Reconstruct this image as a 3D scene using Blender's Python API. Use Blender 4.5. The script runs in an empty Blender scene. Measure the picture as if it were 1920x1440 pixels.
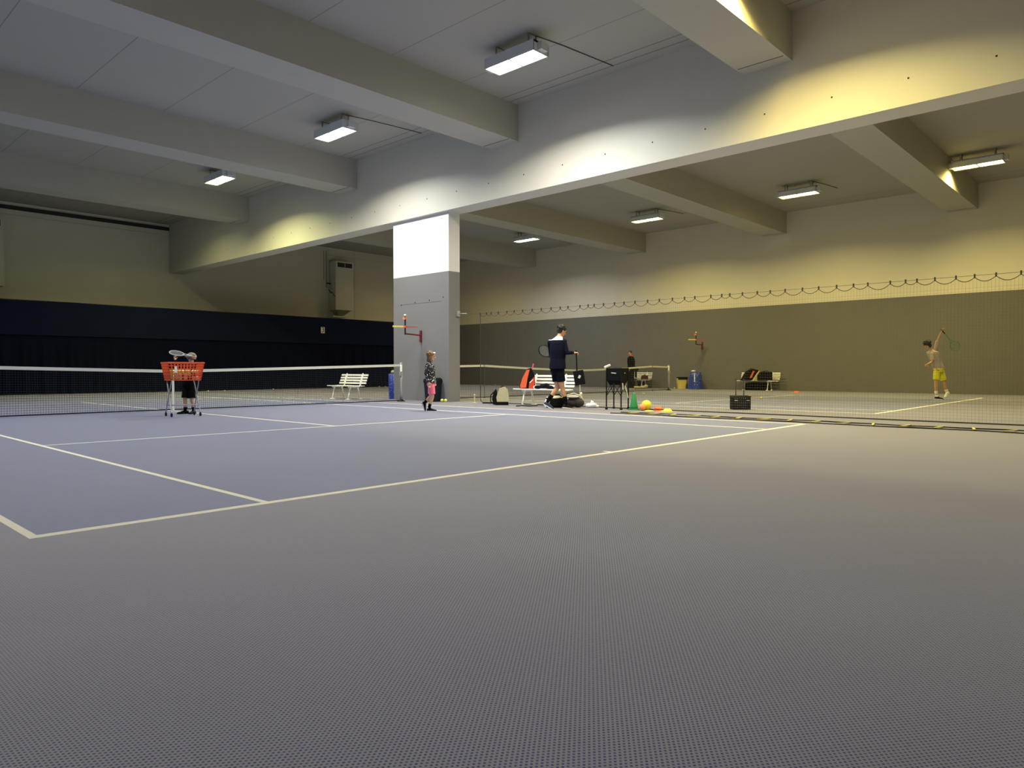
import bpy, math, random
from mathutils import Vector, Matrix
random.seed(7)
PI = math.pi
COL = bpy.context.scene.collection
SC = bpy.context.scene

# ------------------------------------------------------------------ camera
CAM = Vector((-6.522, -4.513, 0.9066))
RV = Vector((0.68153067, -0.73178894, -0.00094711))
UV = Vector((0.01517565, 0.01283942, 0.9998024))
FV = Vector((0.73163218, 0.68141038, -0.01985583))
cd = bpy.data.cameras.new('camera')
cam = bpy.data.objects.new('camera', cd); COL.objects.link(cam)
cd.sensor_width = 36.0; cd.lens = 1342.88 * 36 / 1920; cd.clip_start = .05; cd.clip_end = 200
M = Matrix((RV, UV, -FV)).transposed().to_4x4(); M.translation = CAM
cam.matrix_world = M
SC.camera = cam
VIEW_ROT = math.atan2(-0.7318, 0.6815)       # a root turned this way has local x along the picture, local y away

def yx(u, X):
    d = FV + RV * ((u - 960) / 1342.88); return CAM.y + d.y * (X - CAM.x) / d.x
def gp(u, v):
    d = FV + RV * ((u - 960) / 1342.88) - UV * ((v - 720) / 1342.88); t = -CAM.z / d.z; return (CAM.x + d.x * t, CAM.y + d.y * t, 0)

# ------------------------------------------------------------------ materials
def mat(name, col, rough=.7, metal=0., noise=0., nscale=8., sheen=0., emit=None, estr=0., bump=0., bscale=40., spec=.5):
    m = bpy.data.materials.new(name); m.use_nodes = True
    nt = m.node_tree; b = nt.nodes['Principled BSDF']
    c = (*col, 1)
    b.inputs['Base Color'].default_value = c
    b.inputs['Roughness'].default_value = rough
    b.inputs['Metallic'].default_value = metal
    b.inputs['Specular IOR Level'].default_value = spec
    if sheen: b.inputs['Sheen Weight'].default_value = sheen
    if emit:
        b.inputs['Emission Color'].default_value = (*emit, 1); b.inputs['Emission Strength'].default_value = estr
    if noise or bump:
        tc = nt.nodes.new('ShaderNodeTexCoord')
        n = nt.nodes.new('ShaderNodeTexNoise'); n.inputs['Scale'].default_value = nscale; n.inputs['Detail'].default_value = 4
        nt.links.new(tc.outputs['Object'], n.inputs['Vector'])
        if noise:
            mx = nt.nodes.new('ShaderNodeMix'); mx.data_type = 'RGBA'
            mx.inputs[6].default_value = tuple(x * (1 - noise) for x in col) + (1,)
            mx.inputs[7].default_value = tuple(min(1, x * (1 + noise)) for x in col) + (1,)
            nt.links.new(n.outputs['Fac'], mx.inputs[0]); nt.links.new(mx.outputs[2], b.inputs['Base Color'])
        if bump:
            n2 = nt.nodes.new('ShaderNodeTexNoise'); n2.inputs['Scale'].default_value = bscale
            nt.links.new(tc.outputs['Object'], n2.inputs['Vector'])
            bp = nt.nodes.new('ShaderNodeBump'); bp.inputs['Strength'].default_value = bump; bp.inputs['Distance'].default_value = .02
            nt.links.new(n2.outputs['Fac'], bp.inputs['Height']); nt.links.new(bp.outputs['Normal'], b.inputs['Normal'])
    return m

def nd(nt, op, a, b=None, c=None):
    n = nt.nodes.new('ShaderNodeMath'); n.operation = op
    for i, v in enumerate((a, b, c)):
        if v is None: continue
        if isinstance(v, (int, float)): n.inputs[i].default_value = v
        else: nt.links.new(v, n.inputs[i])
    return n.outputs[0]

def carpet(name, thread, pit, pitmix=.75, sheen=.35):
    """ribbed tennis carpet: pale threads with staggered dark pits, scuffed"""
    m = bpy.data.materials.new(name); m.use_nodes = True; nt = m.node_tree
    b = nt.nodes['Principled BSDF']; b.inputs['Roughness'].default_value = .95
    b.inputs['Sheen Weight'].default_value = sheen; b.inputs['Sheen Roughness'].default_value = .35
    b.inputs['Specular IOR Level'].default_value = .15
    tc = nt.nodes.new('ShaderNodeTexCoord'); sx = nt.nodes.new('ShaderNodeSeparateXYZ')
    nt.links.new(tc.outputs['Object'], sx.inputs[0])
    X, Y = sx.outputs[0], sx.outputs[1]
    def lattice(off):
        u = nd(nt, 'SUBTRACT', nd(nt, 'FRACT', nd(nt, 'ADD', nd(nt, 'DIVIDE', X, .020), off)), .5)
        v = nd(nt, 'SUBTRACT', nd(nt, 'FRACT', nd(nt, 'ADD', nd(nt, 'DIVIDE', Y, .015), off)), .5)
        r = nd(nt, 'SQRT', nd(nt, 'ADD', nd(nt, 'POWER', nd(nt, 'MULTIPLY', u, 1.33), 2), nd(nt, 'POWER', v, 2)))
        return nd(nt, 'LESS_THAN', r, .235)
    pit_mask = nd(nt, 'MAXIMUM', lattice(0.), lattice(.5))
    n0 = nt.nodes.new('ShaderNodeTexNoise'); n0.inputs['Scale'].default_value = 60; n0.inputs['Detail'].default_value = 2
    nt.links.new(tc.outputs['Object'], n0.inputs['Vector'])
    pm = nd(nt, 'MULTIPLY', pit_mask, nd(nt, 'MULTIPLY_ADD', n0.outputs['Fac'], .9, pitmix - .45))
    mx = nt.nodes.new('ShaderNodeMix'); mx.data_type = 'RGBA'
    n1 = nt.nodes.new('ShaderNodeTexNoise'); n1.inputs['Scale'].default_value = .7; n1.inputs['Detail'].default_value = 6
    nt.links.new(tc.outputs['Object'], n1.inputs['Vector'])
    cr = nt.nodes.new('ShaderNodeMix'); cr.data_type = 'RGBA'
    cr.inputs[6].default_value = tuple(x * .88 for x in thread) + (1,)
    cr.inputs[7].default_value = tuple(x * 1.12 for x in thread) + (1,)
    nt.links.new(n1.outputs['Fac'], cr.inputs[0])
    nt.links.new(pm, mx.inputs[0]); nt.links.new(cr.outputs[2], mx.inputs[6]); mx.inputs[7].default_value = (*pit, 1)
    nt.links.new(mx.outputs[2], b.inputs['Base Color'])
    return m

def ceiling_mat():
    m = bpy.data.materials.new('painted_ceiling'); m.use_nodes = True; nt = m.node_tree
    b = nt.nodes['Principled BSDF']; b.inputs['Roughness'].default_value = .9
    tc = nt.nodes.new('ShaderNodeTexCoord'); sx = nt.nodes.new('ShaderNodeSeparateXYZ')
    nt.links.new(tc.outputs['Object'], sx.inputs[0]); X = sx.outputs[0]
    per = nd(nt, 'ABSOLUTE', nd(nt, 'SUBTRACT', nd(nt, 'FRACT', nd(nt, 'DIVIDE', X, 2.0)), .5))     # joints at x = 1, 3, 5 ...
    j1 = nd(nt, 'LESS_THAN', per, .0045)
    j2 = nd(nt, 'LESS_THAN', nd(nt, 'ABSOLUTE', nd(nt, 'SUBTRACT', X, 6.36)), .014)
    j3 = nd(nt, 'LESS_THAN', nd(nt, 'ABSOLUTE', nd(nt, 'SUBTRACT', X, 6.66)), .014)
    j4 = nd(nt, 'LESS_THAN', nd(nt, 'ABSOLUTE', nd(nt, 'SUBTRACT', X, 22.9)), .014)
    j1 = nd(nt, 'MULTIPLY', j1, nd(nt, 'LESS_THAN', X, 6.2))
    j = nd(nt, 'MAXIMUM', nd(nt, 'MAXIMUM', nd(nt, 'MULTIPLY', j1, .75), j2), nd(nt, 'MAXIMUM', j3, j4))
    mx = nt.nodes.new('ShaderNodeMix'); mx.data_type = 'RGBA'
    mx.inputs[6].default_value = (.37, .365, .325, 1); mx.inputs[7].default_value = (.16, .16, .15, 1)
    nt.links.new(j, mx.inputs[0]); nt.links.new(mx.outputs[2], b.inputs['Base Color'])
    return m

m_ceiling = ceiling_mat()
m_cream = mat('cream_wall_paint', (.65, .63, .535), .8, noise=.04, nscale=1.5, bump=.15, bscale=6)
m_girder = mat('girder_paint', (.60, .59, .52), .8, noise=.04, nscale=1.5, bump=.12, bscale=5)
m_white = mat('white_concrete_paint', (.74, .75, .75), .75, noise=.04, nscale=1.5, bump=.12, bscale=5)
m_grey = mat('grey_wall_paint', (.135, .135, .13), .75, noise=.06, nscale=2, bump=.15, bscale=6)
m_beam = mat('beam_paint', (.43, .425, .365), .85, noise=.04, nscale=1.5)
m_darkgap = mat('dark_gap', (.03, .03, .03), .9)
m_out = carpet('grey_carpet', (.34, .34, .43), (.05, .06, .24), .88, sheen=1.)
m_court = carpet('blue_carpet', (.225, .265, .47), (.05, .065, .21), .5, sheen=1.)
m_line = mat('line_paint', (.78, .75, .62), .8, noise=.06, nscale=20)
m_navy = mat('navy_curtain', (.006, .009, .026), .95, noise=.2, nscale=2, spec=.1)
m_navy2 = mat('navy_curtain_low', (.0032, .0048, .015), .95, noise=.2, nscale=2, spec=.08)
m_black = mat('black_fabric', (.005, .005, .007), .85, spec=.15)
m_blackpl = mat('black_plastic', (.006, .007, .009), .5, spec=.2)
m_netthread = mat('black_net_thread', (.012, .014, .022), .8)
m_divthread = mat('olive_net_thread', (.10, .10, .08), .8)
m_rope = mat('dark_rope', (.03, .03, .028), .8)
m_band = mat('net_band', (.72, .72, .62), .7)
m_post = mat('silver_post', (.5, .5, .46), .4, .4)
m_bench = mat('white_plastic', (.86, .85, .78), .45)
m_steel = mat('steel', (.30, .31, .32), .45, .6)
m_orange = mat('orange_plastic', (.72, .10, .02), .4)
m_ball = mat('tennis_ball_felt', (.72, .78, .18), .9, noise=.1, nscale=60)
m_ballw = mat('pale_ball_felt', (.8, .78, .5), .9, noise=.1, nscale=60)
m_skin = mat('skin', (.60, .36, .22), .55)
m_skin2 = mat('tanned_skin', (.55, .31, .16), .55)
m_hair_dk = mat('dark_hair', (.008, .006, .005), .6, noise=.3, nscale=30)
m_hair_bl = mat('light_brown_hair', (.17, .09, .03), .6, noise=.4, nscale=30)
m_eye = mat('eye_dark', (.01, .01, .01), .2)
m_lip = mat('lip', (.35, .12, .1), .5)
m_navycloth = mat('navy_jacket', (.0035, .005, .016), .85, noise=.15, nscale=12, spec=.12)
m_whitecloth = mat('white_cloth', (.82, .82, .86), .8)
m_shorts_navy = mat('navy_shorts', (.0025, .0035, .010), .85, spec=.1)
m_blackcloth = mat('black_cloth', (.003, .003, .004), .9, spec=.1)
m_pink = mat('pink_shorts', (.85, .16, .25), .7)
m_yellowcloth = mat('yellow_shorts', (.72, .70, .03), .7)
m_greytee = mat('grey_shirt', (.38, .33, .30), .8)
m_bluewhite = mat('pale_blue_cloth', (.35, .40, .5), .8)
m_shoe = mat('black_shoe', (.004, .004, .005), .7, spec=.2)
m_shoeblue = mat('blue_shoe', (.03, .045, .11), .6, spec=.2)
m_sole = mat('white_sole', (.75, .73, .7), .6)
m_whitesock = mat('white_sock', (.78, .76, .7), .8)
m_khaki = mat('khaki_cap', (.20, .19, .14), .8)
m_bagbeige = mat('beige_bag', (.48, .45, .27), .8, noise=.1, nscale=10)
m_red = mat('red_bag', (.55, .05, .02), .55)
m_orangered = mat('orange_red_bag', (.75, .12, .04), .5)
m_bagwhite = mat('white_bag', (.8, .8, .74), .5)
m_plasticbag = mat('white_plastic_bag', (.82, .82, .78), .35)
m_green = mat('green_cone', (.02, .25, .07), .5)
m_yellow = mat('yellow_rubber', (.78, .72, .05), .55)
m_peach = mat('peach_rubber', (.85, .30, .13), .55)
m_redor = mat('red_orange_rubber', (.8, .13, .03), .5)
m_yellowbin = mat('yellow_bin', (.62, .52, .14), .5)
m_teal = mat('navy_bin', (.006, .011, .022), .5, spec=.25)
m_red_metal = mat('dark_red_metal', (.16, .015, .02), .45)
m_paddle_r = mat('red_paddle', (.6, .05, .05), .5)
m_paddle_y = mat('yellow_paddle', (.75, .65, .15), .5)
m_heater = mat('cream_metal', (.62, .61, .52), .45)
m_grille = mat('dark_grille', (.02, .018, .012), .6)
m_lampbody = mat('grey_lamp_housing', (.60, .64, .65), .5)
m_green_strings = mat('green_strings', (.10, .25, .06), .6)
m_string = mat('racket_string', (.5, .5, .48), .5)
m_grey_mesh = mat('pale_grey_frame', (.38, .40, .42), .5)

def speckle(name, base, dot, scale, thr=.62, rough=.6):
    m = bpy.data.materials.new(name); m.use_nodes = True; nt = m.node_tree; b = nt.nodes['Principled BSDF']
    b.inputs['Roughness'].default_value = rough
    tc = nt.nodes.new('ShaderNodeTexCoord')
    v = nt.nodes.new('ShaderNodeTexVoronoi'); v.inputs['Scale'].default_value = scale
    nt.links.new(tc.outputs['Object'], v.inputs['Vector'])
    k = nd(nt, 'LESS_THAN', v.outputs['Distance'], thr)
    mx = nt.nodes.new('ShaderNodeMix'); mx.data_type = 'RGBA'
    mx.inputs[6].default_value = (*base, 1); mx.inputs[7].default_value = (*dot, 1)
    nt.links.new(k, mx.inputs[0]); nt.links.new(mx.outputs[2], b.inputs['Base Color'])
    return m
m_dotted = speckle('black_dotted_cloth', (.012, .011, .014), (.8, .8, .8), 26, .27, .8)
m_bluestar = speckle('speckled_blue_plastic', (.01, .035, .30), (.30, .36, .55), 17, .22, .4)
m_basketweave = speckle('perforated_orange', (.72, .10, .02), (.5, .05, .01), 30, .2, .4)

# ------------------------------------------------------------------ mesh builder
def rot_to(d):
    d = Vector(d).normalized()
    return Vector((0, 0, 1)).rotation_difference(d).to_matrix()

class MB:
    def __init__(s): s.v = []; s.f = []; s.fm = []; s.mi = 0
    def add(s, vs, fs):
        o = len(s.v); s.v += [tuple(x) for x in vs]; s.f += [tuple(o + i for i in f) for f in fs]; s.fm += [s.mi] * len(fs)
        return s
    def box(s, c, d, rot=None, bev=0):
        hx, hy, hz = d[0] / 2, d[1] / 2, d[2] / 2; c = Vector(c)
        vs = [Vector((x, y, z)) for z in (-hz, hz) for x, y in ((-hx, -hy), (hx, -hy), (hx, hy), (-hx, hy))]
        if rot is not None: vs = [rot @ v for v in vs]
        return s.add([v + c for v in vs], [(3, 2, 1, 0), (4, 5, 6, 7), (0, 1, 5, 4), (1, 2, 6, 5), (2, 3, 7, 6), (3, 0, 4, 7)])
    def rbox(s, c, d, b, rot=None, n=3):
        """box with rounded vertical corners and chamfered top and bottom"""
        hx, hy, hz = d[0] / 2, d[1] / 2, d[2] / 2; c = Vector(c); rings = []
        for z, ins in ((-hz, b * .6), (-hz + b * .6, 0), (hz - b * .6, 0), (hz, b * .6)):
            r = []
            for cx, cy, a0 in ((hx - b, hy - b, 0), (-hx + b, hy - b, 90), (-hx + b, -hy + b, 180), (hx - b, -hy + b, 270)):
                for k in range(n + 1):
                    a = math.radians(a0 + 90 * k / n); rr = b - ins * .7
                    r.append(Vector((cx + rr * math.cos(a), cy + rr * math.sin(a), z)))
            rings.append(r)
        if rot is not None: rings = [[rot @ v for v in r] for r in rings]
        return s.rings([[v + c for v in r] for r in rings])
    def rings(s, rings, cap=True, closed=False):
        n = len(rings[0]); vs = [v for r in rings for v in r]; fs = []
        m = len(rings)
        for i in range(m - 1 + (1 if closed else 0)):
            a, b = i * n, ((i + 1) % m) * n
            for k in range(n):
                fs.append((a + k, a + (k + 1) % n, b + (k + 1) % n, b + k))
        if cap and not closed: fs += [tuple(reversed(range(n))), tuple(range((m - 1) * n, m * n))]
        return s.add(vs, fs)
    def cyl(s, a, b, r0, r1=None, n=10):
        r1 = r0 if r1 is None else r1; a = Vector(a); b = Vector(b); R = rot_to(b - a)
        rg = [[p + R @ Vector((r * math.cos(2 * PI * k / n), r * math.sin(2 * PI * k / n), 0)) for k in range(n)] for p, r in ((a, r0), (b, r1))]
        return s.rings(rg)
    def tube(s, pts, r, n=6, closed=False):
        pts = [Vector(p) for p in pts]; rg = []; m = len(pts)
        up = None
        for i, p in enumerate(pts):
            if closed: t = pts[(i + 1) % m] - pts[(i - 1) % m]
            else: t = pts[min(i + 1, m - 1)] - pts[max(i - 1, 0)]
            t.normalize()
            if up is None: up = t.orthogonal().normalized()
            up = (up - t * up.dot(t)); up = up.normalized() if up.length > 1e-6 else t.orthogonal().normalized()
            w = t.cross(up); rr = r[i] if isinstance(r, (list, tuple)) else r
            rg.append([p + (up * math.cos(2 * PI * k / n) + w * math.sin(2 * PI * k / n)) * rr for k in range(n)])
        return s.rings(rg, closed=closed)
    def ball(s, c, r, n=12, m=8, rot=None):
        if not isinstance(r, (list, tuple)): r = (r, r, r)
        c = Vector(c); vs = [Vector((0, 0, -r[2]))]; fs = []
        for i in range(1, m):
            a = -PI / 2 + PI * i / m
            for k in range(n): vs.append(Vector((r[0] * math.cos(a) * math.cos(2 * PI * k / n), r[1] * math.cos(a) * math.sin(2 * PI * k / n), r[2] * math.sin(a))))
        vs.append(Vector((0, 0, r[2])))
        for k in range(n): fs.append((0, 1 + (k + 1) % n, 1 + k)); fs.append((len(vs) - 1, 1 + (m - 2) * n + k, 1 + (m - 2) * n + (k + 1) % n))
        for i in range(m - 2):
            for k in range(n): a = 1 + i * n; fs.append((a + k, a + (k + 1) % n, a + n + (k + 1) % n, a + n + k))
        if rot is not None: vs = [rot @ v for v in vs]
        return s.add([v + c for v in vs], fs)
    def lathe(s, prof, n=24, c=(0, 0, 0), cap=True):
        c = Vector(c)
        return s.rings([[c + Vector((r * math.cos(2 * PI * k / n), r * math.sin(2 * PI * k / n), z)) for k in range(n)] for r, z in prof], cap=cap)
    def limb(s, pts, rs, n=12):
        for i in range(len(pts) - 1):
            s.cyl(pts[i], pts[i + 1], rs[i], rs[i + 1], n)
        for p, r in zip(pts, rs): s.ball(p, r, n, 8)
        return s
    def ell(s, rg, n=20):
        """loft of ellipses: (centre, half width, half depth, heading)"""
        out = []
        for c, a, b, h in rg:
            c = Vector(c); wx = Vector((math.sin(h), -math.cos(h), 0)); dx = Vector((math.cos(h), math.sin(h), 0))
            out.append([c + wx * a * math.cos(2 * PI * k / n) + dx * b * math.sin(2 * PI * k / n) for k in range(n)])
        return s.rings(out)
    def prism(s, poly, axis_fn, t0, t1):
        a = [axis_fn(p, t0) for p in poly]; b = [axis_fn(p, t1) for p in poly]; n = len(poly)
        return s.add(a + b, [tuple(reversed(range(n))), tuple(range(n, 2 * n))] + [(i, (i + 1) % n, n + (i + 1) % n, n + i) for i in range(n)])
    def mesh(s, name, mats, smooth=False):
        me = bpy.data.meshes.new(name); me.from_pydata(s.v, [], s.f)
        if not isinstance(mats, (list, tuple)): mats = [mats]
        for m in mats: me.materials.append(m)
        if len(mats) > 1:
            for p, i in zip(me.polygons, s.fm): p.material_index = i
        if smooth: me.shade_smooth()
        me.update(); return me
    def obj(s, name, mats, parent=None, smooth=False):
        o = bpy.data.objects.new(name, s.mesh(name, mats, smooth)); COL.objects.link(o)
        if parent: o.parent = parent
        return o

def remesh(mb, name, mats, parent, voxel, smooth_it=2, cond=None):
    """fuse the pieces of mb into one continuous skin"""
    me = mb.mesh(name + '_raw', mats)
    t = bpy.data.objects.new('tmp', me); COL.objects.link(t)
    r = t.modifiers.new('r', 'REMESH'); r.mode = 'VOXEL'; r.voxel_size = voxel
    sm = t.modifiers.new('s', 'SMOOTH'); sm.iterations = smooth_it; sm.factor = .5
    dg = bpy.context.evaluated_depsgraph_get()
    me2 = bpy.data.meshes.new_from_object(t.evaluated_get(dg)); me2.name = name
    bpy.data.objects.remove(t); bpy.data.meshes.remove(me)
    me2.materials.clear()
    for m in (mats if isinstance(mats, (list, tuple)) else [mats]): me2.materials.append(m)
    if cond:
        for p in me2.polygons: p.material_index = cond(p.center)
    me2.shade_smooth()
    o = bpy.data.objects.new(name, me2); COL.objects.link(o); o.parent = parent
    return o

def props(o, label=None, cat=None, group=None, kind=None):
    if label: o['label'] = label
    if cat: o['category'] = cat
    if group: o['group'] = group
    if kind: o['kind'] = kind
    return o
def thing(name, label, cat, loc=(0, 0, 0), rz=0., group=None):
    o = bpy.data.objects.new(name, None); COL.objects.link(o); o.empty_display_size = .1
    o.location = loc; o.rotation_euler = (0, 0, rz)
    return props(o, label, cat, group)
def struct(o): o['kind'] = 'structure'; return o
def kids(o): return [c for c in bpy.data.objects if c.parent == o]
def dup(o, loc, rz=None, label=None, parent=None):
    c = o.copy(); COL.objects.link(c)
    if parent: c.parent = parent
    else:
        c.location = loc
        if rz is not None: c.rotation_euler = (0, 0, rz)
        if label: c['label'] = label
    for k in kids(o): dup(k, None, parent=c)
    return c

# ------------------------------------------------------------------ hall dimensions
WX, WY = 23.94, 29.7            # right wall, far wall
LX, NY = -7.4, -6.2             # wall beside and wall behind the camera
ZC, ZB, ZG, ZD = 7.61, 6.70, 5.38, 3.69
G0, G1, P0, P1 = 6.98, 7.60, 7.10, 7.52
CX2 = 14.78
BEAMS = [(-6.2, -5.1), (.87, 1.84), (7.83, 8.80), (14.83, 15.80), (22.0, 22.97)]

# floor with the painted courts
def floor():
    lines = []; courts = []
    B = 11.885
    for cx in (0., CX2):
        courts.append((cx - 5.485, cx + 5.485, 0, 23.77))
        for x0, x1 in ((-5.485, -5.435), (5.435, 5.485)): lines.append((cx + x0, cx + x1, 0, 23.77))
        for x0, x1 in ((-4.115, -4.065), (4.065, 4.115)): lines.append((cx + x0, cx + x1, 0, 23.77))
        for y0, y1 in ((0, .075), (23.695, 23.77)): lines.append((cx - 5.485, cx + 5.485, y0, y1))
        for y0 in (5.485 - .025, 18.285 - .025): lines.append((cx - 4.115, cx + 4.115, y0, y0 + .05))
        lines.append((cx - .025, cx + .025, 5.485, 18.285))
        lines.append((cx - .025, cx + .025, .075, .175)); lines.append((cx - .025, cx + .025, 23.595, 23.695))
    xs = sorted({round(v, 4) for l in lines + courts for v in l[:2]} | {LX - .2, WX + .2})
    ys = sorted({round(v, 4) for l in lines + courts for v in l[2:]} | {NY - .2, WY + .2})
    vs = [(x, y, 0) for y in ys for x in xs]; n = len(xs); fs = []; mi = []
    for j in range(len(ys) - 1):
        for i in range(n - 1):
            x = (xs[i] + xs[i + 1]) / 2; y = (ys[j] + ys[j + 1]) / 2
            k = 0
            if any(a < x < b and c < y < d for a, b, c, d in courts): k = 1
            if any(a < x < b and c < y < d for a, b, c, d in lines): k = 2
            fs.append((j * n + i, j * n + i + 1, (j + 1) * n + i + 1, (j + 1) * n + i)); mi.append(k)
    mb = MB(); mb.v = vs; mb.f = fs; mb.fm = mi
    struct(mb.obj('floor', [m_out, m_court, m_line]))
floor()
struct(MB().box(((LX + WX) / 2, (NY + WY) / 2, ZC + .15), (WX - LX + .6, WY - NY + .6, .3)).obj('ceiling', m_ceiling))
def wall(name, c, d, split=None, low=m_grey, high=m_cream):
    mb = MB()
    if split is None: mb.box(c, d); return struct(mb.obj(name, [high]))
    mb.mi = 0; mb.box((c[0], c[1], split / 2), (d[0], d[1], split))
    mb.mi = 1; mb.box((c[0], c[1], (split + ZC) / 2), (d[0], d[1], ZC - split))
    return struct(mb.obj(name, [low, high]))
wall('wall_right', (WX + .15, (NY + WY) / 2, ZC / 2), (.3, WY - NY + .6, ZC), ZD)
wall('wall_far', ((LX + WX) / 2, WY + .15, ZC / 2), (WX - LX + .6, .3, ZC))
wall('wall_left', (LX - .15, (NY + WY) / 2, ZC / 2), (.3, WY - NY + .6, ZC), ZD)
wall('wall_near', ((LX + WX) / 2, NY - .15, ZC / 2), (WX - LX + .6, .3, ZC), ZD)
# girder with its anchor holes, and the cross beams
g = struct(MB().box(((G0 + G1) / 2, (NY + WY) / 2, (ZG + ZC) / 2), (G1 - G0, WY - NY, ZC - ZG)).obj('girder_beam', m_girder))
for k in range(26):
    y = -3.6 + 1.25 * k
    MB().cyl((G0 - .001, y, ZG + .45), (G0 + .01, y, ZG + .45), .018, n=8).obj('anchor_hole', m_darkgap, g)
for i, (y0, y1) in enumerate(BEAMS):
    for x0, x1, e in ((LX, G0, 1), (G1, WX, 1)):
        mb = MB(); mb.mi = 0
        mb.box(((x0 + x1) / 2, (y0 + y1) / 2, (ZB + ZC) / 2), (x1 - x0, y1 - y0, ZC - ZB))
        mb.mi = 1
        mb.box((x1 - .32, (y0 + y1) / 2, ZB - .0005), (.022, (y1 - y0) * .92, .004))
        struct(mb.obj('ceiling_beam', [m_beam, m_darkgap]))
pl = MB(); pl.mi = 0; pl.box(((P0 + P1) / 2, 11.87, 1.85), (P1 - P0, 2.52, 3.70)); pl.mi = 1; pl.box(((P0 + P1) / 2, 11.87, (3.70 + ZG) / 2), (P1 - P0, 2.52, ZG - 3.70))
pl = struct(pl.obj('pillar', [mat('pillar_grey', (.185, .185, .19), .7, noise=.06, nscale=2, bump=.12, bscale=5), m_white]))
for y, z in ((12.75, 2.86), (12.1, 2.9), (11.45, 2.93), (10.85, 2.98)):
    MB().cyl((P0 - .004, y, z), (P0 + .01, y, z), .022, n=8).obj('anchor_hole', m_darkgap, pl)
MB().box((P0 - .002, 11.87, 2.87), (.004, 1.9, .008)).obj('board_seam', mat('seam', (.12, .12, .12), .8), pl)
# dark strip painting in the shade of the gap above the far wall on the first court, and wall seams
t = struct(MB().box(((LX + 6.98) / 2, WY - .03, 7.40), (6.98 - LX, .06, .15)).obj('gap_shade_strip', m_darkgap))
t = MB()
t.box((17.13, WY - .004, 5.6), (.02, .008, 3.9)); t.box((15.3, WY - .02, 6.4), (.05, .04, 2.0)); t.box((15.14, WY - .02, 6.6), (.03, .04, 1.6))
t.box((19.5, WY - .004, 7.2), (9, .008, .012))
t.box((2.0, WY - .004, 7.12), (9, .008, .02))
struct(t.obj('trim_2', mat('old_pipe_paint', (.42, .41, .34), .7)))
# ------------------------------------------------------------------ ceiling lights
LSTR = 72.0; SPREAD = 150
def make_light():
    r = thing('ceiling_light', 'x', 'light')
    # local: long axis along y; z = 0 at the ceiling
    w, L, h0, h1 = .46, 1.36, -.22, -.432
    b = MB()
    b.box((0, 0, h0 - .02), (w, L, .04))
    for s in (-1, 1):
        b.box((s * (w / 2 - .01), 0, (h0 + h1) / 2), (.02, L, h0 - h1)); b.box((0, s * (L / 2 - .01), (h0 + h1) / 2), (w, .02, h0 - h1))
    b.box((0, 0, (h0 + h1) / 2), (w, .03, h0 - h1))
    b.box((0, L / 2 + .05, h0 - .1), (.2, .1, .16)); b.box((0, -L / 2 - .05, h0 - .1), (.2, .1, .16))
    b.obj('housing', m_lampbody, r)
    for s in (-1, 1):
        k = MB(); y = s * .45
        k.box((0, y, -.012), (.24, .05, .02)); 
        for sx in (-1, 1): k.box((sx * .11, y, h0 / 2), (.018, .03, -h0))
        k.obj('bracket', m_steel, r)
    return r
def make_cable(r, dx):
    MB().tube([(0.05, -.5, -.02), (dx * .35, -.62, -.012), (dx, -.8, -.012)], .009, 5).obj('cable', m_rope, r)
def lamp_mat(name, col, s):
    m = bpy.data.materials.new(name); m.use_nodes = True; nt = m.node_tree
    nt.nodes.remove(nt.nodes['Principled BSDF'])
    e = nt.nodes.new('ShaderNodeEmission'); e.inputs[0].default_value = (*col, 1); e.inputs[1].default_value = s
    nt.links.new(e.outputs[0], nt.nodes['Material Output'].inputs[0]); return m
TINT = {   # a sodium tube and a metal halide tube in each fixture, each aged its own way
    'white': ((1.0, .88, .68), (.88, .95, 1.0)),
    'cool': ((.95, .90, .84), (.78, .90, 1.0)),
    'yellow': ((1.0, .72, .19), (1.0, .87, .36)),
    'green': ((.98, .86, .32), (.88, .93, .48)),
    'dim': ((.92, .88, .84), (.80, .88, 1.0)),
}
base = make_light()
LAMPS = [
 # x, y, tint, strength, label
 (4.35, 0.10, 'yellow', 2.05, 'twin tube ceiling light above the near baseline of the blue court'),
 (4.35, 5.50, 'white', 2.3, 'biggest twin tube ceiling light, glowing blue-white over the blue court beside the girder'),
 (4.35, 12.05, 'white', 1.9, 'twin tube ceiling light over the blue court net, second along the girder'),
 (4.35, 18.85, 'green', 1.75, 'small far twin tube ceiling light over the blue court, third along the girder'),
 (4.35, 24.0, 'green', .3, 'twin tube ceiling light hidden past the last beam over the blue court'),
 (-4.35, 0.10, 'dim', .25, 'twin tube ceiling light over the outer near end of the blue court'),
 (-4.35, 5.50, 'dim', .7, 'twin tube ceiling light over the outer service box of the blue court'),
 (-4.35, 12.05, 'cool', 1.0, 'twin tube ceiling light over the outer net post of the blue court'),
 (-4.35, 18.85, 'dim', .40, 'twin tube ceiling light over the outer far service box'),
 (19.5, 0.10, 'yellow', 1.5, 'twin tube ceiling light close to a beam above the serving player'),
 (19.5, 5.60, 'yellow', 1.5, 'twin tube ceiling light above the bench and bags by the long wall'),
 (19.5, 11.95, 'yellow', 1.5, 'twin tube ceiling light above the second court net near the wall'),
 (19.5, 18.75, 'white', 1.1, 'smallest twin tube ceiling light, beyond the second court net'),
 (19.5, 24.6, 'yellow', .35, 'twin tube ceiling light past the last beam over the second court'),
 (10.2, 0.10, 'yellow', 2.1, 'twin tube ceiling light over the inner near end of the second court'),
 (10.2, 5.60, 'yellow', 1.0, 'twin tube ceiling light over the inner service box of the second court'),
 (10.2, 11.95, 'yellow', .9, 'twin tube ceiling light over the inner net post of the second court'),
 (10.2, 18.75, 'yellow', .8, 'twin tube ceiling light over the inner far service box of the second court'),
]
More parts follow.
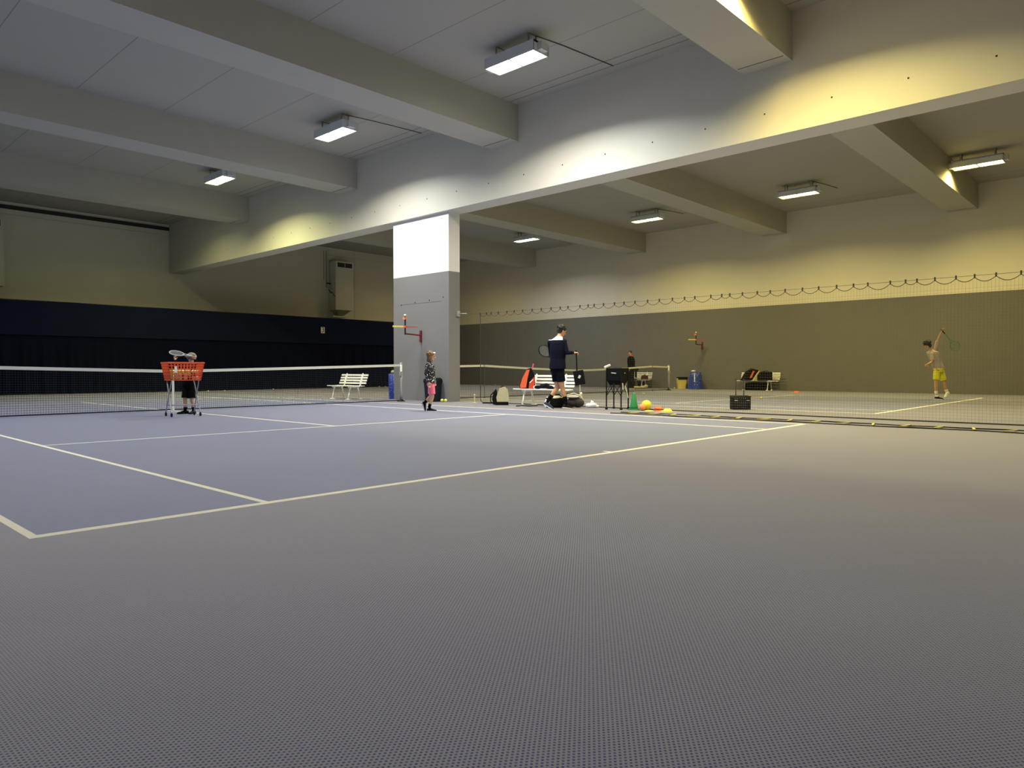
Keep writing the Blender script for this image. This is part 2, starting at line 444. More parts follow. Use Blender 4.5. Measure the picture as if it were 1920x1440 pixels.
for i, (x, y, tint, st, lab) in enumerate(LAMPS):
    r = base if i == 0 else dup(base, (x, y, ZC))
    r.location = (x, y, ZC); r['label'] = lab; r['group'] = 'twin tube ceiling lights'
for i, (x, y, tint, st, lab) in enumerate(LAMPS):
    r = [o for o in bpy.data.objects if o.get('label') == lab][0]
    for s, col in ((1, TINT[tint][0]), (-1, TINT[tint][1])):
        # recessed lamp glass: long, slightly domed
        mb = MB(); prof = []
        yc = s * .335
        mb.rings([[Vector((xx, yc + dy, zz)) for xx, zz in ((-.17, -.415), (-.08, -.43), (.08, -.43), (.17, -.415), (.17, -.405), (-.17, -.405))] for dy in (-.29, .29)])
        mb.obj('lamp_glass', lamp_mat('lamp_glow', col, 7 + 3 * st), r)
        ld = bpy.data.lights.new('lamp_beam', 'AREA'); ld.shape = 'RECTANGLE'; ld.size = .32; ld.size_y = .56; ld.spread = math.radians(SPREAD)
        ld.color = col; ld.energy = LSTR * st
        lo = bpy.data.objects.new('lamp_beam', ld); COL.objects.link(lo); lo.parent = r; lo.location = (0, yc, -.436)
    if y in (5.5, 12.05, 18.85, 5.6, 11.95) and x > 4: make_cable(r, 2.3 if x < 9 else 1.6)

# ------------------------------------------------------------------ far wall fittings
def heater(label, xo):
    r = thing('wall_heater', label, 'heater', (xo, WY, 0))
    y0 = -.70
    MB().box((.56, y0 / 2, 5.30), (1.12, -y0, 2.24)).obj('body', m_heater, r)
    hd = MB().box((.56, y0 / 2 - .02, 6.60), (1.16, -y0 + .04, .44)).obj('hood', m_heater, r)
    for sx in (.32, .80):
        gr = MB().box((sx, y0 - .045, 6.62), (.44, .02, .24)); gr.obj('grille', m_grille, hd)
        f = MB()
        for k in range(4): f.box((sx, y0 - .06, 6.54 + .05 * k), (.44, .012, .008))
        f.obj('louvre', mat('louvre', (.06, .055, .04), .6), hd)
    h = MB(); h.rings([[Vector((x, y, z)) for x, y in ((.56 - a, -.05), (.56 + a, -.05), (.56 + a, -.05 - b), (.56 - a, -.05 - b))] for a, b, z in ((.18, .30, 3.90), (.45, .60, 4.18))])
    h.obj('outlet_hopper', mat('shadow_metal', (.30, .29, .25), .6), r)
    MB().box((.35, -.35, 3.82), (1.0, .62, .06)).obj('drip_tray', m_heater, r)
    for x in (-.15, .0): MB().cyl((x, -.4, 3.85), (x, -.4, 4.2), .012, n=6).obj('tray_hanger', m_heater, r)
    MB().tube([(-.12, -.15, 7.5), (-.12, -.15, 5.55), (-.02, -.3, 5.35), (.0, -.4, 5.35)], .03, 8).obj('gas_pipe', m_heater, r)
    MB().box((-.14, -.22, 5.62), (.24, .08, .05)).obj('valve', m_blackpl, r)
    MB().tube([(-.12, -.2, 5.3), (-.06, -.3, 5.12), (0, -.4, 5.14)], .022, 6).obj('hose', m_blackpl, r)
    MB().tube([(.0, -.5, 5.1), (-.02, -.5, 4.98), (.0, -.66, 4.9)], .02, 6).obj('hose', m_blackpl, r)
    return r
heater('cream wall heater with dark louvre hanging above the navy curtain beside the pillar', 15.45)
heater('cream wall heater cut by the edge of the photo above the navy curtain', -.66)

# ------------------------------------------------------------------ backdrop curtain
def curtain():
    y = 26.35; x0, x1 = LX + .1, 18.3; zt = 3.46
    r = thing('backdrop_curtain', 'long navy backdrop curtain hanging across the far end of the hall', 'curtain', (0, 0, 0))
    n = 900; mb = MB()
    def fold(x, z):
        a = max(0., (2.25 - z) / 2.25)
        return .11 * a * math.sin(x * 8.3 + 1.4 * math.sin(x * 1.7)) * (.55 + .45 * math.sin(x * .9 + 1)) + .05 * a * math.sin(x * 21 + z)
    zs = [0.03, .5, 1.1, 1.7, 2.2, 2.26]
    rows = [[Vector((x0 + (x1 - x0) * i / n, y + fold(x0 + (x1 - x0) * i / n, z), z)) for i in range(n + 1)] for z in zs]
    rows2 = [[v + Vector((0, .03, 0)) for v in row] for row in rows]
    for rr, fl in ((rows, 0), (rows2, 1)):
        vs = [v for row in rr for v in row]; fs = []
        for j in range(len(zs) - 1):
            for i in range(n):
                a = j * (n + 1) + i; f = (a, a + 1, a + n + 2, a + n + 1); fs.append(f if not fl else f[::-1])
        mb.add(vs, fs)
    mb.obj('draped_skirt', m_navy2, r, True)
    u = MB(); nn = 300; rows = []
    for z in (2.2, 2.6, 3.0, zt):
        rows.append([Vector((x0 + (x1 - x0) * i / nn, y - .05 + .012 * math.sin(i * .37 + z * 2), z + (0.02 * math.sin(i * .13) if z == zt else 0))) for i in range(nn + 1)])
    back = [[v + Vector((0, .03, 0)) for v in row] for row in rows]
    for rr, fl in ((rows, 0), (back, 1)):
        vs = [v for row in rr for v in row]; fs = []
        for j in range(3):
            for i in range(nn):
                a = j * (nn + 1) + i; f = (a, a + 1, a + nn + 2, a + nn + 1); fs.append(f if not fl else f[::-1])
        u.add(vs, fs)
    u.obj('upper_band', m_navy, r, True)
    MB().tube([(x0, y - .02, zt), (x1, y - .02, zt)], .02, 6).obj('hanging_cable', m_rope, r)
    for x in (x0 + .3, 6.9, x1 - .1):
        MB().cyl((x, y + .06, 0), (x, y + .06, zt + .03), .03, n=8).obj('support_pole', m_blackpl, r)
curtain()
# court number
r = thing('court_number_sign', 'small white square sign with a black number 3 on the navy curtain', 'sign', (12.9, 26.26, 2.86))
MB().box((0, 0, 0), (.20, .02, .30)).obj('panel', mat('sign_white', (.75, .72, .55), .6), r)
fc = bpy.data.curves.new('digit', 'FONT'); fc.body = '3'; fc.size = .34; fc.align_x = 'CENTER'; fc.align_y = 'CENTER'; fc.extrude = .004
fo = bpy.data.objects.new('tmpf', fc); COL.objects.link(fo)
dg = bpy.context.evaluated_depsgraph_get(); me = bpy.data.meshes.new_from_object(fo.evaluated_get(dg)); bpy.data.objects.remove(fo)
me.materials.clear(); me.materials.append(m_blackpl)
fo = bpy.data.objects.new('digit', me); COL.objects.link(fo); fo.parent = r; fo.rotation_euler = (PI / 2, 0, 0); fo.location = (0, -.014, 0)

# ------------------------------------------------------------------ court nets
def thread(mb, a, b, r):
    a = Vector(a); b = Vector(b); t = (b - a).normalized(); u = t.orthogonal().normalized(); w = t.cross(u)
    vs = []
    for p in (a, b):
        for k in range(3): vs.append(p + (u * math.cos(2.094 * k) + w * math.sin(2.094 * k)) * r)
    mb.add(vs, [(0, 1, 4, 3), (1, 2, 5, 4), (2, 0, 3, 5)])
def court_net(label, cx, sticks, xs0, xs1):
    r = thing('tennis_net', label, 'tennis net', (cx, 11.885, 0))
    S = 5.03
    def top(x):
        ax = abs(x)
        if sticks:
            if ax >= S: return 1.045 + .02 * (1 if ax > 6.3 else 0) + .025 * (1 - (ax - S) / 1.37)
            q = ax / S; return .914 + .156 * q ** 1.35
        return .914 + .156 * (ax / 6.4) ** 1.1
    mb = MB(); st = .046; x = xs0
    n = int((xs1 - xs0) / st)
    for i in range(n + 1):
        x = xs0 + st * i; thread(mb, (x, 0, .03), (x, 0, top(x)), .0026)
    for k in range(20):
        f = k / 20.
        seg = 24; pts = [(xs0 + (xs1 - xs0) * i / seg) for i in range(seg + 1)]
        for i in range(seg):
            a, b = pts[i], pts[i + 1]; thread(mb, (a, 0, .03 + (top(a) - .05) * f), (b, 0, .03 + (top(b) - .05) * f), .0026)
    mb.obj('netting', m_netthread, r)
    MB().tube([(xs0, 0, .03), (xs1, 0, .03)], .014, 6).obj('bottom_rope', m_netthread, r)
    seg = 64; rg = []
    for i in range(seg + 1):
        x = xs0 + (xs1 - xs0) * i / seg; z = top(x)
        rg.append([Vector((x, -.014, z - .065)), Vector((x, .014, z - .065)), Vector((x, .016, z)), Vector((x, -.016, z))])
    MB().rings(rg).obj('head_band', m_band, r)
    c = MB(); c.box((0, -.016, .46), (.05, .006, .9)); c.obj('centre_strap', m_band, r)
    for sx in (-6.4, 6.4):
        if not (xs0 - .1 <= sx <= xs1 + .1): continue
        p = MB(); p.cyl((sx, 0, 0), (sx, 0, 1.08), .042, n=16); p.lathe([(.046, 1.08), (.046, 1.10), (.02, 1.11)], 16, (sx, 0, 0))
        po = p.obj('net_post', m_post, r, True)
        MB().lathe([(.12, 0), (.12, .012), (.07, .03), (.05, .05)], 20, (sx, 0, .001)).obj('base_plate', m_blackpl, po)
        MB().box((sx - .05 * (1 if sx > 0 else -1), -.05, .8), (.06, .08, .12)).obj('winder', m_post, po)
    return r
court_net('black tennis net with cream band across the blue court in front of the navy curtain', 0., False, -6.4, 6.4)
court_net('black tennis net sagging between two sticks on the second court behind the pillar', CX2, True, -6.4, 6.4)
for s, lab in ((-5.03, 'thin dark singles stick propping the second court net beside the pillar'), (5.03, 'thin dark singles stick propping the second court net by the far post')):
    o = MB(); o.cyl((0, 0, 0), (0, 0, 1.075), .008, n=8); o.box((0, 0, 1.075), (.03, .05, .02)); o.lathe([(.04, 0), (.04, .01), (.02, .02)], 12)
    o = o.obj('singles_stick', m_divthread); o.location = (CX2 + s, 11.85, 0); props(o, lab, 'net stick', 'singles sticks at the second net')

# ------------------------------------------------------------------ divider net between the courts
def divider():
    X = 7.41; y1, y0, zt = 9.66, -6.1, 2.46
    r = thing('divider_net', 'tall fine divider net with scalloped top cord hung along the girder line', 'net', (X, 0, 0))
    hooks = []; y = y1
    sp = [.33, .24, .37, .42, .36, .40, .45, .41, .44, .40, .33, .50]
    k = 0
    while y > y0:
        hooks.append(y); y -= sp[k % len(sp)] * .745; k += 1
    hooks.append(y0)
    def top(y):
        for a, b in zip(hooks, hooks[1:]):
            if b <= y <= a:
                q = (y - b) / max(a - b, 1e-3); return zt - .03 - .36 * (a - b) * 4 * q * (1 - q) * .68
        return zt
    MB().tube([(0, 10.55, zt + .03), (0, y1, zt), (0, y0, zt)], .0035, 5).obj('top_cable', m_rope, r)
    pts = []
    for a, b in zip(hooks, hooks[1:]):
        for q in range(8): yy = a + (b - a) * q / 8; pts.append((0, yy, top(yy)))
    pts.append((0, y0, zt - .03))
    MB().tube(pts, .006, 5).obj('scalloped_cord', m_rope, r)
    for h in hooks:
        MB().box((0, h, zt - .01), (.022, .022, .07)).obj('hook', m_rope, r)
    mb = MB(); st = .052; n = int((y1 - y0) / st)
    for i in range(n + 1):
        y = y0 + st * i; thread(mb, (0, y, .02), (0, y, top(y)), .0011)
    z = .02
    while z < zt - .16: thread(mb, (0, y0, z), (0, y1, z), .0011); z += st
    mb.obj('netting', m_divthread, r)
    p = [(0, y1, zt), (0, y1, .1), (0, y1 - .02, .03), (0, y1 - .10, .012), (0, y1 - .6, .012)]
    MB().tube(p, .011, 6).obj('end_cord', m_rope, r)
    MB().tube([(.03 * math.sin(y * 1.3), y, .014) for y in [y1 - .6 - i * .25 for i in range(int((y1 - y0 - .6) / .25) + 1)]], .012, 6).obj('bottom_cord', m_rope, r)
    b = MB(); b.box((0.02, 10.585, zt + .05), (.10, .05, .16)); b.cyl((.02, 10.56, zt + .05), (.0, 10.2, zt + .03), .012, n=6)
    b.obj('wall_bracket', m_post, r)
divider()

# ------------------------------------------------------------------ benches
def bench(label, loc, rz, L=1.5):
    r = thing('slatted_bench', label, 'bench', loc, rz, 'white slatted benches beside the courts')
    # long axis y, backrest on +x, seat towards -x
    for k in range(5):
        x = -.20 + k * .088
        MB().rbox((x, 0, .405 + .006 * abs(k - 2)), (.074, L, .024), .008).obj('seat_slat', m_bench, r)
    for k in range(4):
        q = k / 3.; x = .235 + .085 * q; z = .50 + .245 * q
        MB().rbox((x, 0, z), (.022, L, .052), .006, Matrix.Rotation(.33, 3, 'Y')).obj('back_slat', m_bench, r)
    for y in (-L * .30, L * .30):
        f = MB()
        f.tube([(-.22, y, .385), (.18, y, .385)], .022, 8)
        f.tube([(.17, y, .385), (.235, y, .46), (.33, y, .80)], .02, 8)
        f.box((.27, y, .62), (.02, .07, .30), Matrix.Rotation(.33, 3, 'Y'))
        f.obj('support_frame', m_bench, r)
        for sx, top in ((-1, -.14), (1, .12)):
            g = MB(); x = top
            g.tube([(x, y, .385), (x + sx * .03, y, .27), (x + sx * .05, y, .15), (x + sx * .09, y, .0 + .03)], [.03, .022, .02, .026], 8)
            g.box((x + sx * .09, y, .015), (.13, .09, .03))
            g.obj('leg', m_bench, r, True)
    return r
bench('empty white slatted bench in front of the navy curtain beyond the blue court net', (6.2, 14.35, 0), 0., 1.42)
bench('white slatted bench with a red racket bag, beside the walking man', (7.06, yx(1018, 7.06), 0), 0., 1.62)
bench('far white slatted bench against the wall beside the standing person', (23.35, 15.0, 0), 0., 1.5)
bench('white slatted bench loaded with bags against the long wall', (23.45, 8.85, 0), 0., 1.75)

# ------------------------------------------------------------------ racket
def racket(name, label, cat, frame_m, grip_m, string_m, p_head, p_butt, normal, R=.125, parent=None, length=.68):
    """p_head: centre of the head, p_butt: end of the grip (root space), normal: string plane normal"""
    r = thing(name, label, cat)
    h = Vector(p_head); b = Vector(p_butt); ax = (b - h).normalized(); n = Vector(normal); n = (n - ax * n.dot(ax)).normalized(); w = ax.cross(n)
    ra = R * 1.28
    el = [h + ax * ra * math.cos(a) + w * R * math.sin(a) for a in [2 * PI * k / 28 for k in range(28)]]
    MB().tube(el, .011, 6, closed=True).obj('hoop', frame_m, r, True)
    sm = MB()
    for k in range(-5, 6):
        q = k / 6.; c = math.sqrt(1 - q * q)
        thread(sm, h + w * R * q - ax * ra * c, h + w * R * q + ax * ra * c, .0014)
        thread(sm, h + ax * ra * q - w * R * c, h + ax * ra * q + w * R * c, .0014)
    sm.obj('strings', string_m, r)
    t = h + ax * (ra + .11)
    tb = MB(); tb.tube([h + ax * ra * .88 + w * R * .45, t], .009, 6); tb.tube([h + ax * ra * .88 - w * R * .45, t], .009, 6); tb.cyl(t, b - ax * .16, .011)
    tb.obj('throat', frame_m, r)
    MB().cyl(b - ax * .18, b, .016, n=8).obj('grip', grip_m, r)
    return r

# ------------------------------------------------------------------ people
def hand(mb, wrist, d, palm_n, s=1., curl=.9, thumb_side=1):
    """palm + five bent fingers. d: towards the knuckles, palm_n: normal the fingers curl towards"""
    d = Vector(d).normalized(); n = Vector(palm_n); n = (n - d * n.dot(d)).normalized(); w = d.cross(n)
    wr = Vector(wrist)
    R = Matrix((w, d, n)).transposed()
    mb.ball(wr + d * .045 * s, (.040 * s, .052 * s, .016 * s), 12, 8, R)
    for k, (off, ln) in enumerate(((-.030, .068), (-.010, .078), (.010, .072), (.028, .055))):
        p0 = wr + d * .082 * s + w * off * s
        a = curl
        d1 = (d * math.cos(a * .7) + n * math.sin(a * .7)); p1 = p0 + d1 * ln * .45 * s
        d2 = (d * math.cos(a * 1.7) + n * math.sin(a * 1.7)); p2 = p1 + d2 * ln * .32 * s
        d3 = (d * math.cos(a * 2.4) + n * math.sin(a * 2.4)); p3 = p2 + d3 * ln * .25 * s
        mb.limb([p0, p1, p2, p3], [.0095 * s, .009 * s, .008 * s, .007 * s], 8)
    p0 = wr + d * .028 * s - w * .034 * s * thumb_side
    p1 = p0 + (d * .6 - w * .6 * thumb_side + n * .5).normalized() * .035 * s
    p2 = p1 + (d * .7 + n * .9 * min(1, curl + .3)).normalized() * .032 * s
    mb.limb([p0, p1, p2], [.013 * s, .011 * s, .009 * s], 8)

def V(*a): return Vector(a)
def shoe(mb_up, mb_sole, heel, toe, s=1.):
    heel = Vector(heel); toe = Vector(toe); d = (toe - heel); L = d.length; d.normalize()
    up = V(0, 0, 1); up = (up - d * up.dot(d)).normalized(); w = d.cross(up); n = 12
    prof = [(-.02, .030, .055), (.03, .037, .085), (.08, .037, .088), (.13, .037, .070), (.18, .043, .052), (.23, .043, .042), (.265, .025, .022)]
    k = L / .265; rg = []; rs = []
    for t, hw, ht in prof:
        c = heel + d * t * k; hw *= s; ht *= s
        rg.append([c + w * hw * math.cos(a) + up * (ht * .5 + ht * .5 * math.sin(a) + .012) for a in [2 * PI * q / n for q in range(n)]])
        rs.append([c + w * (hw + .004) * sx + up * z for sx, z in ((-1, 0), (1, 0), (1, .02 * s), (-1, .02 * s))])
    mb_up.rings(rg); mb_sole.rings(rs)

def head(mb, c, f, s=1.):
    """skull, jaw, nose, ears; f = facing direction"""
    f = Vector(f).normalized(); up = V(0, 0, 1); up = (up - f * up.dot(f)).normalized(); w = f.cross(up)
    R = Matrix((w, f, up)).transposed(); c = Vector(c)
    mb.ball(c + up * .02 * s, (.074 * s, .095 * s, .100 * s), 18, 14, R)
    mb.ball(c - up * .055 * s + f * .022 * s, (.056 * s, .068 * s, .062 * s), 16, 10, R)
    mb.ball(c - up * .095 * s + f * .060 * s, (.024 * s, .022 * s, .020 * s), 10, 8, R)
    mb.limb([c + f * .086 * s + up * .012 * s, c + f * .108 * s - up * .022 * s], [.009 * s, .014 * s], 8)
    for sx in (-1, 1):
        mb.ball(c + w * .078 * s * sx - up * .008 * s - f * .005 * s, (.011 * s, .02 * s, .032 * s), 10, 8, R)
    return R
def face_bits(root, c, f, s=1.):
    f = Vector(f).normalized(); up = V(0, 0, 1); up = (up - f * up.dot(f)).normalized(); w = f.cross(up); c = Vector(c)
    for sx in (-1, 1):
        MB().ball(c + f * .086 * s + w * .031 * s * sx + up * .010 * s, .011 * s, 8, 6).obj('eye', m_eye, root)
    R = Matrix((w, f, up)).transposed()
    MB().ball(c + f * .086 * s - up * .055 * s, (.022 * s, .008 * s, .007 * s), 10, 6, R).obj('mouth', m_lip, root)

def hair_cap(c, f, s, root, m, length=.0, name='hair', curls=0.):
    f = Vector(f).normalized(); up = V(0, 0, 1); up = (up - f * up.dot(f)).normalized(); w = f.cross(up)
    R = Matrix((w, f, up)).transposed(); c = Vector(c); mb = MB()
    mb.ball(c + up * .042 * s - f * .018 * s, (.086 * s, .100 * s, .092 * s), 18, 12, R)
    mb.ball(c + up * .005 * s - f * .045 * s, (.080 * s, .070 * s, .085 * s), 16, 10, R)
    if length:
        mb.ball(c - up * (.04 + length * .4) * s - f * .045 * s, (.085 * s, .06 * s, (.06 + length * .5) * s), 14, 10, R)
        for sx in (-1, 1): mb.ball(c - up * (.02 + length * .3) * s + w * .07 * s * sx - f * .01 * s, (.022 * s, .045 * s, (.06 + length * .4) * s), 10, 8, R)
    rnd = random.Random(5)
    for k in range(110):
        a = rnd.uniform(0, 2 * PI); e = rnd.uniform(-.1, 1.4)
        d = w * math.cos(a) * math.cos(e) + f * (math.sin(a) * math.cos(e) * 1.0 - .25) + up * math.sin(e)
        if d.dot(f) > .55 and d.dot(up) < .5: continue
        mb.ball(c + up * .038 * s - f * .015 * s + d * (.078 + rnd.uniform(0, .022) * curls) * s, (.012 + .008 * curls) * s, 7, 5)
    return remesh(mb, name, m, root, .008 * s, 1)

# all people: local x along the picture, local y away from the camera, z up; metres.
def torso_rings(hip, neck, shl, shr, hd, s, waist=1., grow=0.):
    """ring list from crotch to neck, heading hd"""
    hip = Vector(hip); neck = Vector(neck); ax = neck - hip
    w = (Vector(shr) - Vector(shl)).length / 2
    g = grow
    return [(hip - V(0, 0, .10 * s), .110 * s + g, .085 * s + g, hd), (hip, .158 * s + g, .115 * s + g, hd), (hip + ax * .12, .158 * s + g, .112 * s + g, hd),
            (hip + ax * .32, .135 * s * waist + g, .098 * s * waist + g, hd), (hip + ax * .58, .155 * s * waist + g, .112 * s * waist + g, hd),
            (hip + ax * .80, w * .92 + g, .105 * s + g, hd), (hip + ax * .90, w * .98 + g * .8, .075 * s + g, hd), (hip + ax * .97, w * .50 + g * .5, .058 * s + g * .5, hd), (neck + ax.normalized() * .02, .052 * s, .052 * s, hd)]

def person(label, loc, J, s, hd, hdf, outfit, rz=VIEW_ROT, voxel=.0075):
    """J: joints; hd: torso heading (radians in local xy); hdf: face direction"""
    r = thing('person', label, 'person', loc, rz)
    sk = outfit.get('skin', m_skin); b = MB()
    hip, neck = J['hip'], J['neck']
    b.ell(torso_rings(hip, neck, J['shl'], J['shr'], hd, s))
    hc = J['head']
    b.limb([neck, hc - Vector(hdf).normalized() * .02 * s - V(0, 0, .05 * s)], [.052 * s, .050 * s], 12)
    head(b, hc, hdf, s * outfit.get('headscale', 1.))
    for q in 'lr':
        sh, el, ha = J['sh' + q], J['el' + q], J['ha' + q]
        b.limb([sh, (sh * .5 + el * .5), el, el * .6 + ha * .4, ha], [.052 * s, .044 * s, .036 * s, .035 * s, .024 * s])
        hp, kn, an = J['hp' + q], J['kn' + q], J['an' + q]
        b.limb([hp, hp * .5 + kn * .5, kn, kn * .65 + an * .35, an], [.088 * s, .074 * s, .053 * s, .054 * s, .033 * s])
        he, to = J['he' + q], J['to' + q]
        b.limb([an, he * .6 + to * .4 + V(0, 0, .03 * s)], [.034 * s, .03 * s])
        hdn = J.get('hand' + q)
        dd, pn, cu, ts = hdn if hdn else ((ha - el), V(0, -1, 0), .35, 1)
        hand(b, ha, dd, pn, s * 1.05, cu, ts)
    body = remesh(b, 'body', sk, r, voxel, 2)
    face_bits(r, hc, hdf, s * outfit.get('headscale', 1.))
    # shirt
    o = outfit; g = o.get('loose', .016)
    t = MB(); rg = torso_rings(hip, neck, J['shl'], J['shr'], hd, s, 1.06, g)
    rg = rg[1:] if o.get('hem', 1) else rg
    rg[-1] = (Vector(neck) + V(0, 0, .015), .060 * s, .060 * s, hd)
    t.ell(rg)
    for q in 'lr':
        sh, el, ha = J['sh' + q], J['el' + q], J['ha' + q]; k = o.get('sleeve', 1.)
        if k >= 1: t.limb([sh, sh * .5 + el * .5, el, el * .5 + ha * .5, el * .12 + ha * .88], [.064 * s, .056 * s, .050 * s, .045 * s, .038 * s])
        else: t.limb([sh, sh * (1 - k) + el * k], [.064 * s, .062 * s])
    cond = None
    if 'yoke' in o: zz, fn = o['yoke']; cond = fn
    remesh(t, o.get('top_name', 'shirt'), o['top'], r, voxel, 2, cond)
    # shorts
    p = MB(); hv = Vector(hip); ax = Vector(neck) - hv
    p.ell([(hv - V(0, 0, .12 * s), .125 * s, .10 * s, hd), (hv - V(0, 0, .04 * s), .172 * s, .13 * s, hd), (hv + V(0, 0, .06 * s), .168 * s, .126 * s, hd), (hv + ax * .24, .150 * s, .112 * s, hd)])
    k = o.get('leg', .75)
    for q in 'lr':
        hp, kn, an = J['hp' + q], J['kn' + q], J['an' + q]; e = hp * (1 - k) + kn * k if k <= 1 else kn * (2 - k) + an * (k - 1)
        if k <= 1: 
            n = 14; rot = rot_to(e - hp); rgs = []
            for u_, rr in ((0, .100), (.5, .098), (1., .096)):
                c = hp.lerp(e, u_); rgs.append([c + rot @ V(rr * s * math.cos(2 * PI * i / n), rr * s * math.sin(2 * PI * i / n), 0) for i in range(n)])
            p.rings(rgs)
        else: p.limb([hp, kn, e], [.100 * s, .072 * s, .058 * s])
    remesh(p, o.get('bottom_name', 'shorts'), o['bottom'], r, voxel, 2)
    for q in 'lr':
        u = MB(); so = MB(); shoe(u, so, J['he' + q], J['to' + q], s * 1.05)
        an = J['an' + q]; he = J['he' + q]; to = J['to' + q]
        sho = u.obj('shoe', o['shoe'] if not isinstance(o['shoe'], dict) else o['shoe'][q], r, True); so.obj('sole', m_sole if not o.get('darksole') else m_shoe, sho)
        sc = MB(); kn = J['kn' + q]; kk = o.get('sock', .3)
        c0 = he * .68 + to * .32 + V(0, 0, .06 * s)
        sc.limb([c0, an, an * (1 - kk) + kn * kk], [.038 * s, .041 * s, .050 * s]); sc.obj('sock', o.get('sockm', m_blackcloth), r, True)
    return r

def pix(u0, v0, k):
    return lambda u, v, y=0.: V((u - u0) / k, y, (v0 - v) / k)

# --- the man walking with a racket and a long-handled pan
w = pix(1047.9, 766.9, 81.2)
J = dict(hip=w(1045, 692), neck=w(1047.5, 632, .0), head=w(1053.5, 621, .04),
         shl=w(1032, 642, .11), shr=w(1056.5, 641.5, -.11), ell=w(1034, 664, .2), hal=w(1040, 677, .32), elr=w(1062, 661.5, -.14), har=w(1074.5, 661.5, -.06),
         hpl=w(1042, 697, .07), hpr=w(1049, 697, -.05), knl=w(1045.5, 727, .05), knr=w(1054, 727, -.04), anl=w(1029.5, 748.5, .06), anr=w(1060.5, 752, -.03),
         hel=w(1020.5, 759.5, .06), tol=w(1037, 768.5, .02), her=w(1056, 765, -.04), tor=w(1072, 767.2, .04))
J['handr'] = (V(1, .1, .05), V(0, .2, -1), 1.1, -1); J['handl'] = (V(.6, .3, -.5), V(.2, -.6, -.5), 1.0, 1)
zy = w(0, 638.).z; xr_ = w(1054, 0).x; z2 = w(0, 633.5).z
def yoke(c): return 1 if (c.z > zy and not (c.x > xr_ and c.z < z2)) else 0
man = person('man in navy jacket with white shoulders and navy shorts, walking beside the bench', (6.3, 5.95, 0), J, 1.04, math.radians(55), V(.80, .35, -.42),
       dict(top=[m_navycloth, m_whitecloth], top_name='jacket', yoke=(0, yoke), bottom=m_shorts_navy, leg=.62, shoe=dict(l=m_shoeblue, r=m_shoe), skin=m_skin2, sock=.28, loose=.038))
hair_cap(J['head'], V(.80, .35, -.42), 1.06, man, m_hair_dk, 0, curls=1.)
RM = Matrix.Translation((6.3, 5.95, 0)) @ Matrix.Rotation(VIEW_ROT, 4, 'Z')
def inroot(rt, loc):
    rt.location = loc; rt.rotation_euler = (0, 0, VIEW_ROT)
rk = racket('tennis_racket', 'dark tennis racket held by the man, its hoop showing behind his back', 'racket', m_blackpl, m_blackpl, m_string,
            w(1022.5, 657.5, .26), J['hal'] + V(.08, .03, -.03), V(.15, 1, .1), .125)
inroot(rk, (6.3, 5.95, 0))
pan = thing('long_handled_pan', 'black long-handled pan with a white badge held out by the walking man', 'dustpan', (6.3, 5.95, 0), VIEW_ROT)
hp_ = J['har'] + V(.085, .0, -.03)
MB().cyl(hp_ + V(-.02, 0, .08), w(1081, 695, -.06), .016, n=8).obj('handle', m_blackpl, pan)
R_ = Matrix.Rotation(math.radians(9), 3, 'Y')
cpan = w(1085.3, 708, -.06)
def boxr(c, d): return MB().rbox(c, d, .02, R_.inverted() if False else Matrix.Rotation(math.radians(-9), 3, 'Y'))
boxr(cpan, (.235, .13, .33)).obj('scoop', m_black, pan)
MB().box(cpan + V(.0, -.07, .02), (.05, .006, .075), Matrix.Rotation(math.radians(25), 3, 'Y')).obj('badge', mat('badge_white', (.6, .6, .62), .5), pan)
MB().tube([cpan + V(.02, -.03, -.17), cpan + V(.025, -.03, -.30)], .006, 5).obj('hanging_string', m_bagwhite, pan)

# --- the girl in pink shorts
w = pix(809.5, 771.5, 86.)
J = dict(hip=w(808.5, 718), neck=w(805.5, 679), head=w(808.8, 668.5), shl=w(804, 683.5, .13), shr=w(804.5, 684, -.13),
         ell=w(806, 700, .17), hal=w(812, 715, .14), elr=w(800.5, 700, -.17), har=w(805.5, 717, -.17),
         hpl=w(808.5, 722, .06), hpr=w(809.5, 722, -.06), knl=w(807.5, 743.5, .06), knr=w(811.5, 744, -.06), anl=w(796, 755, .07), anr=w(805.5, 762.5, -.06),
         hel=w(790.5, 755.5, .07), tol=w(795.5, 771.2, .07), her=w(802, 771.2, -.06), tor=w(819.5, 771.6, -.06))
girl = person('girl in black dotted top and pink shorts walking past the grey pillar', (3.7, 7.4, 0), J, .74, 0., V(1, -.05, -.12),
       dict(top=m_dotted, top_name='dotted_top', bottom=m_pink, leg=.78, shoe=m_shoe, sock=.22, headscale=1.16, loose=.028), voxel=.006)
hair_cap(J['head'], V(1, -.05, -.12), .88, girl, m_hair_bl, .09, curls=.8)
MB().ball(J['head'] + V(.07, -.02, .075), (.03, .05, .02), 8, 6).obj('hair_clip', m_bagwhite, girl)

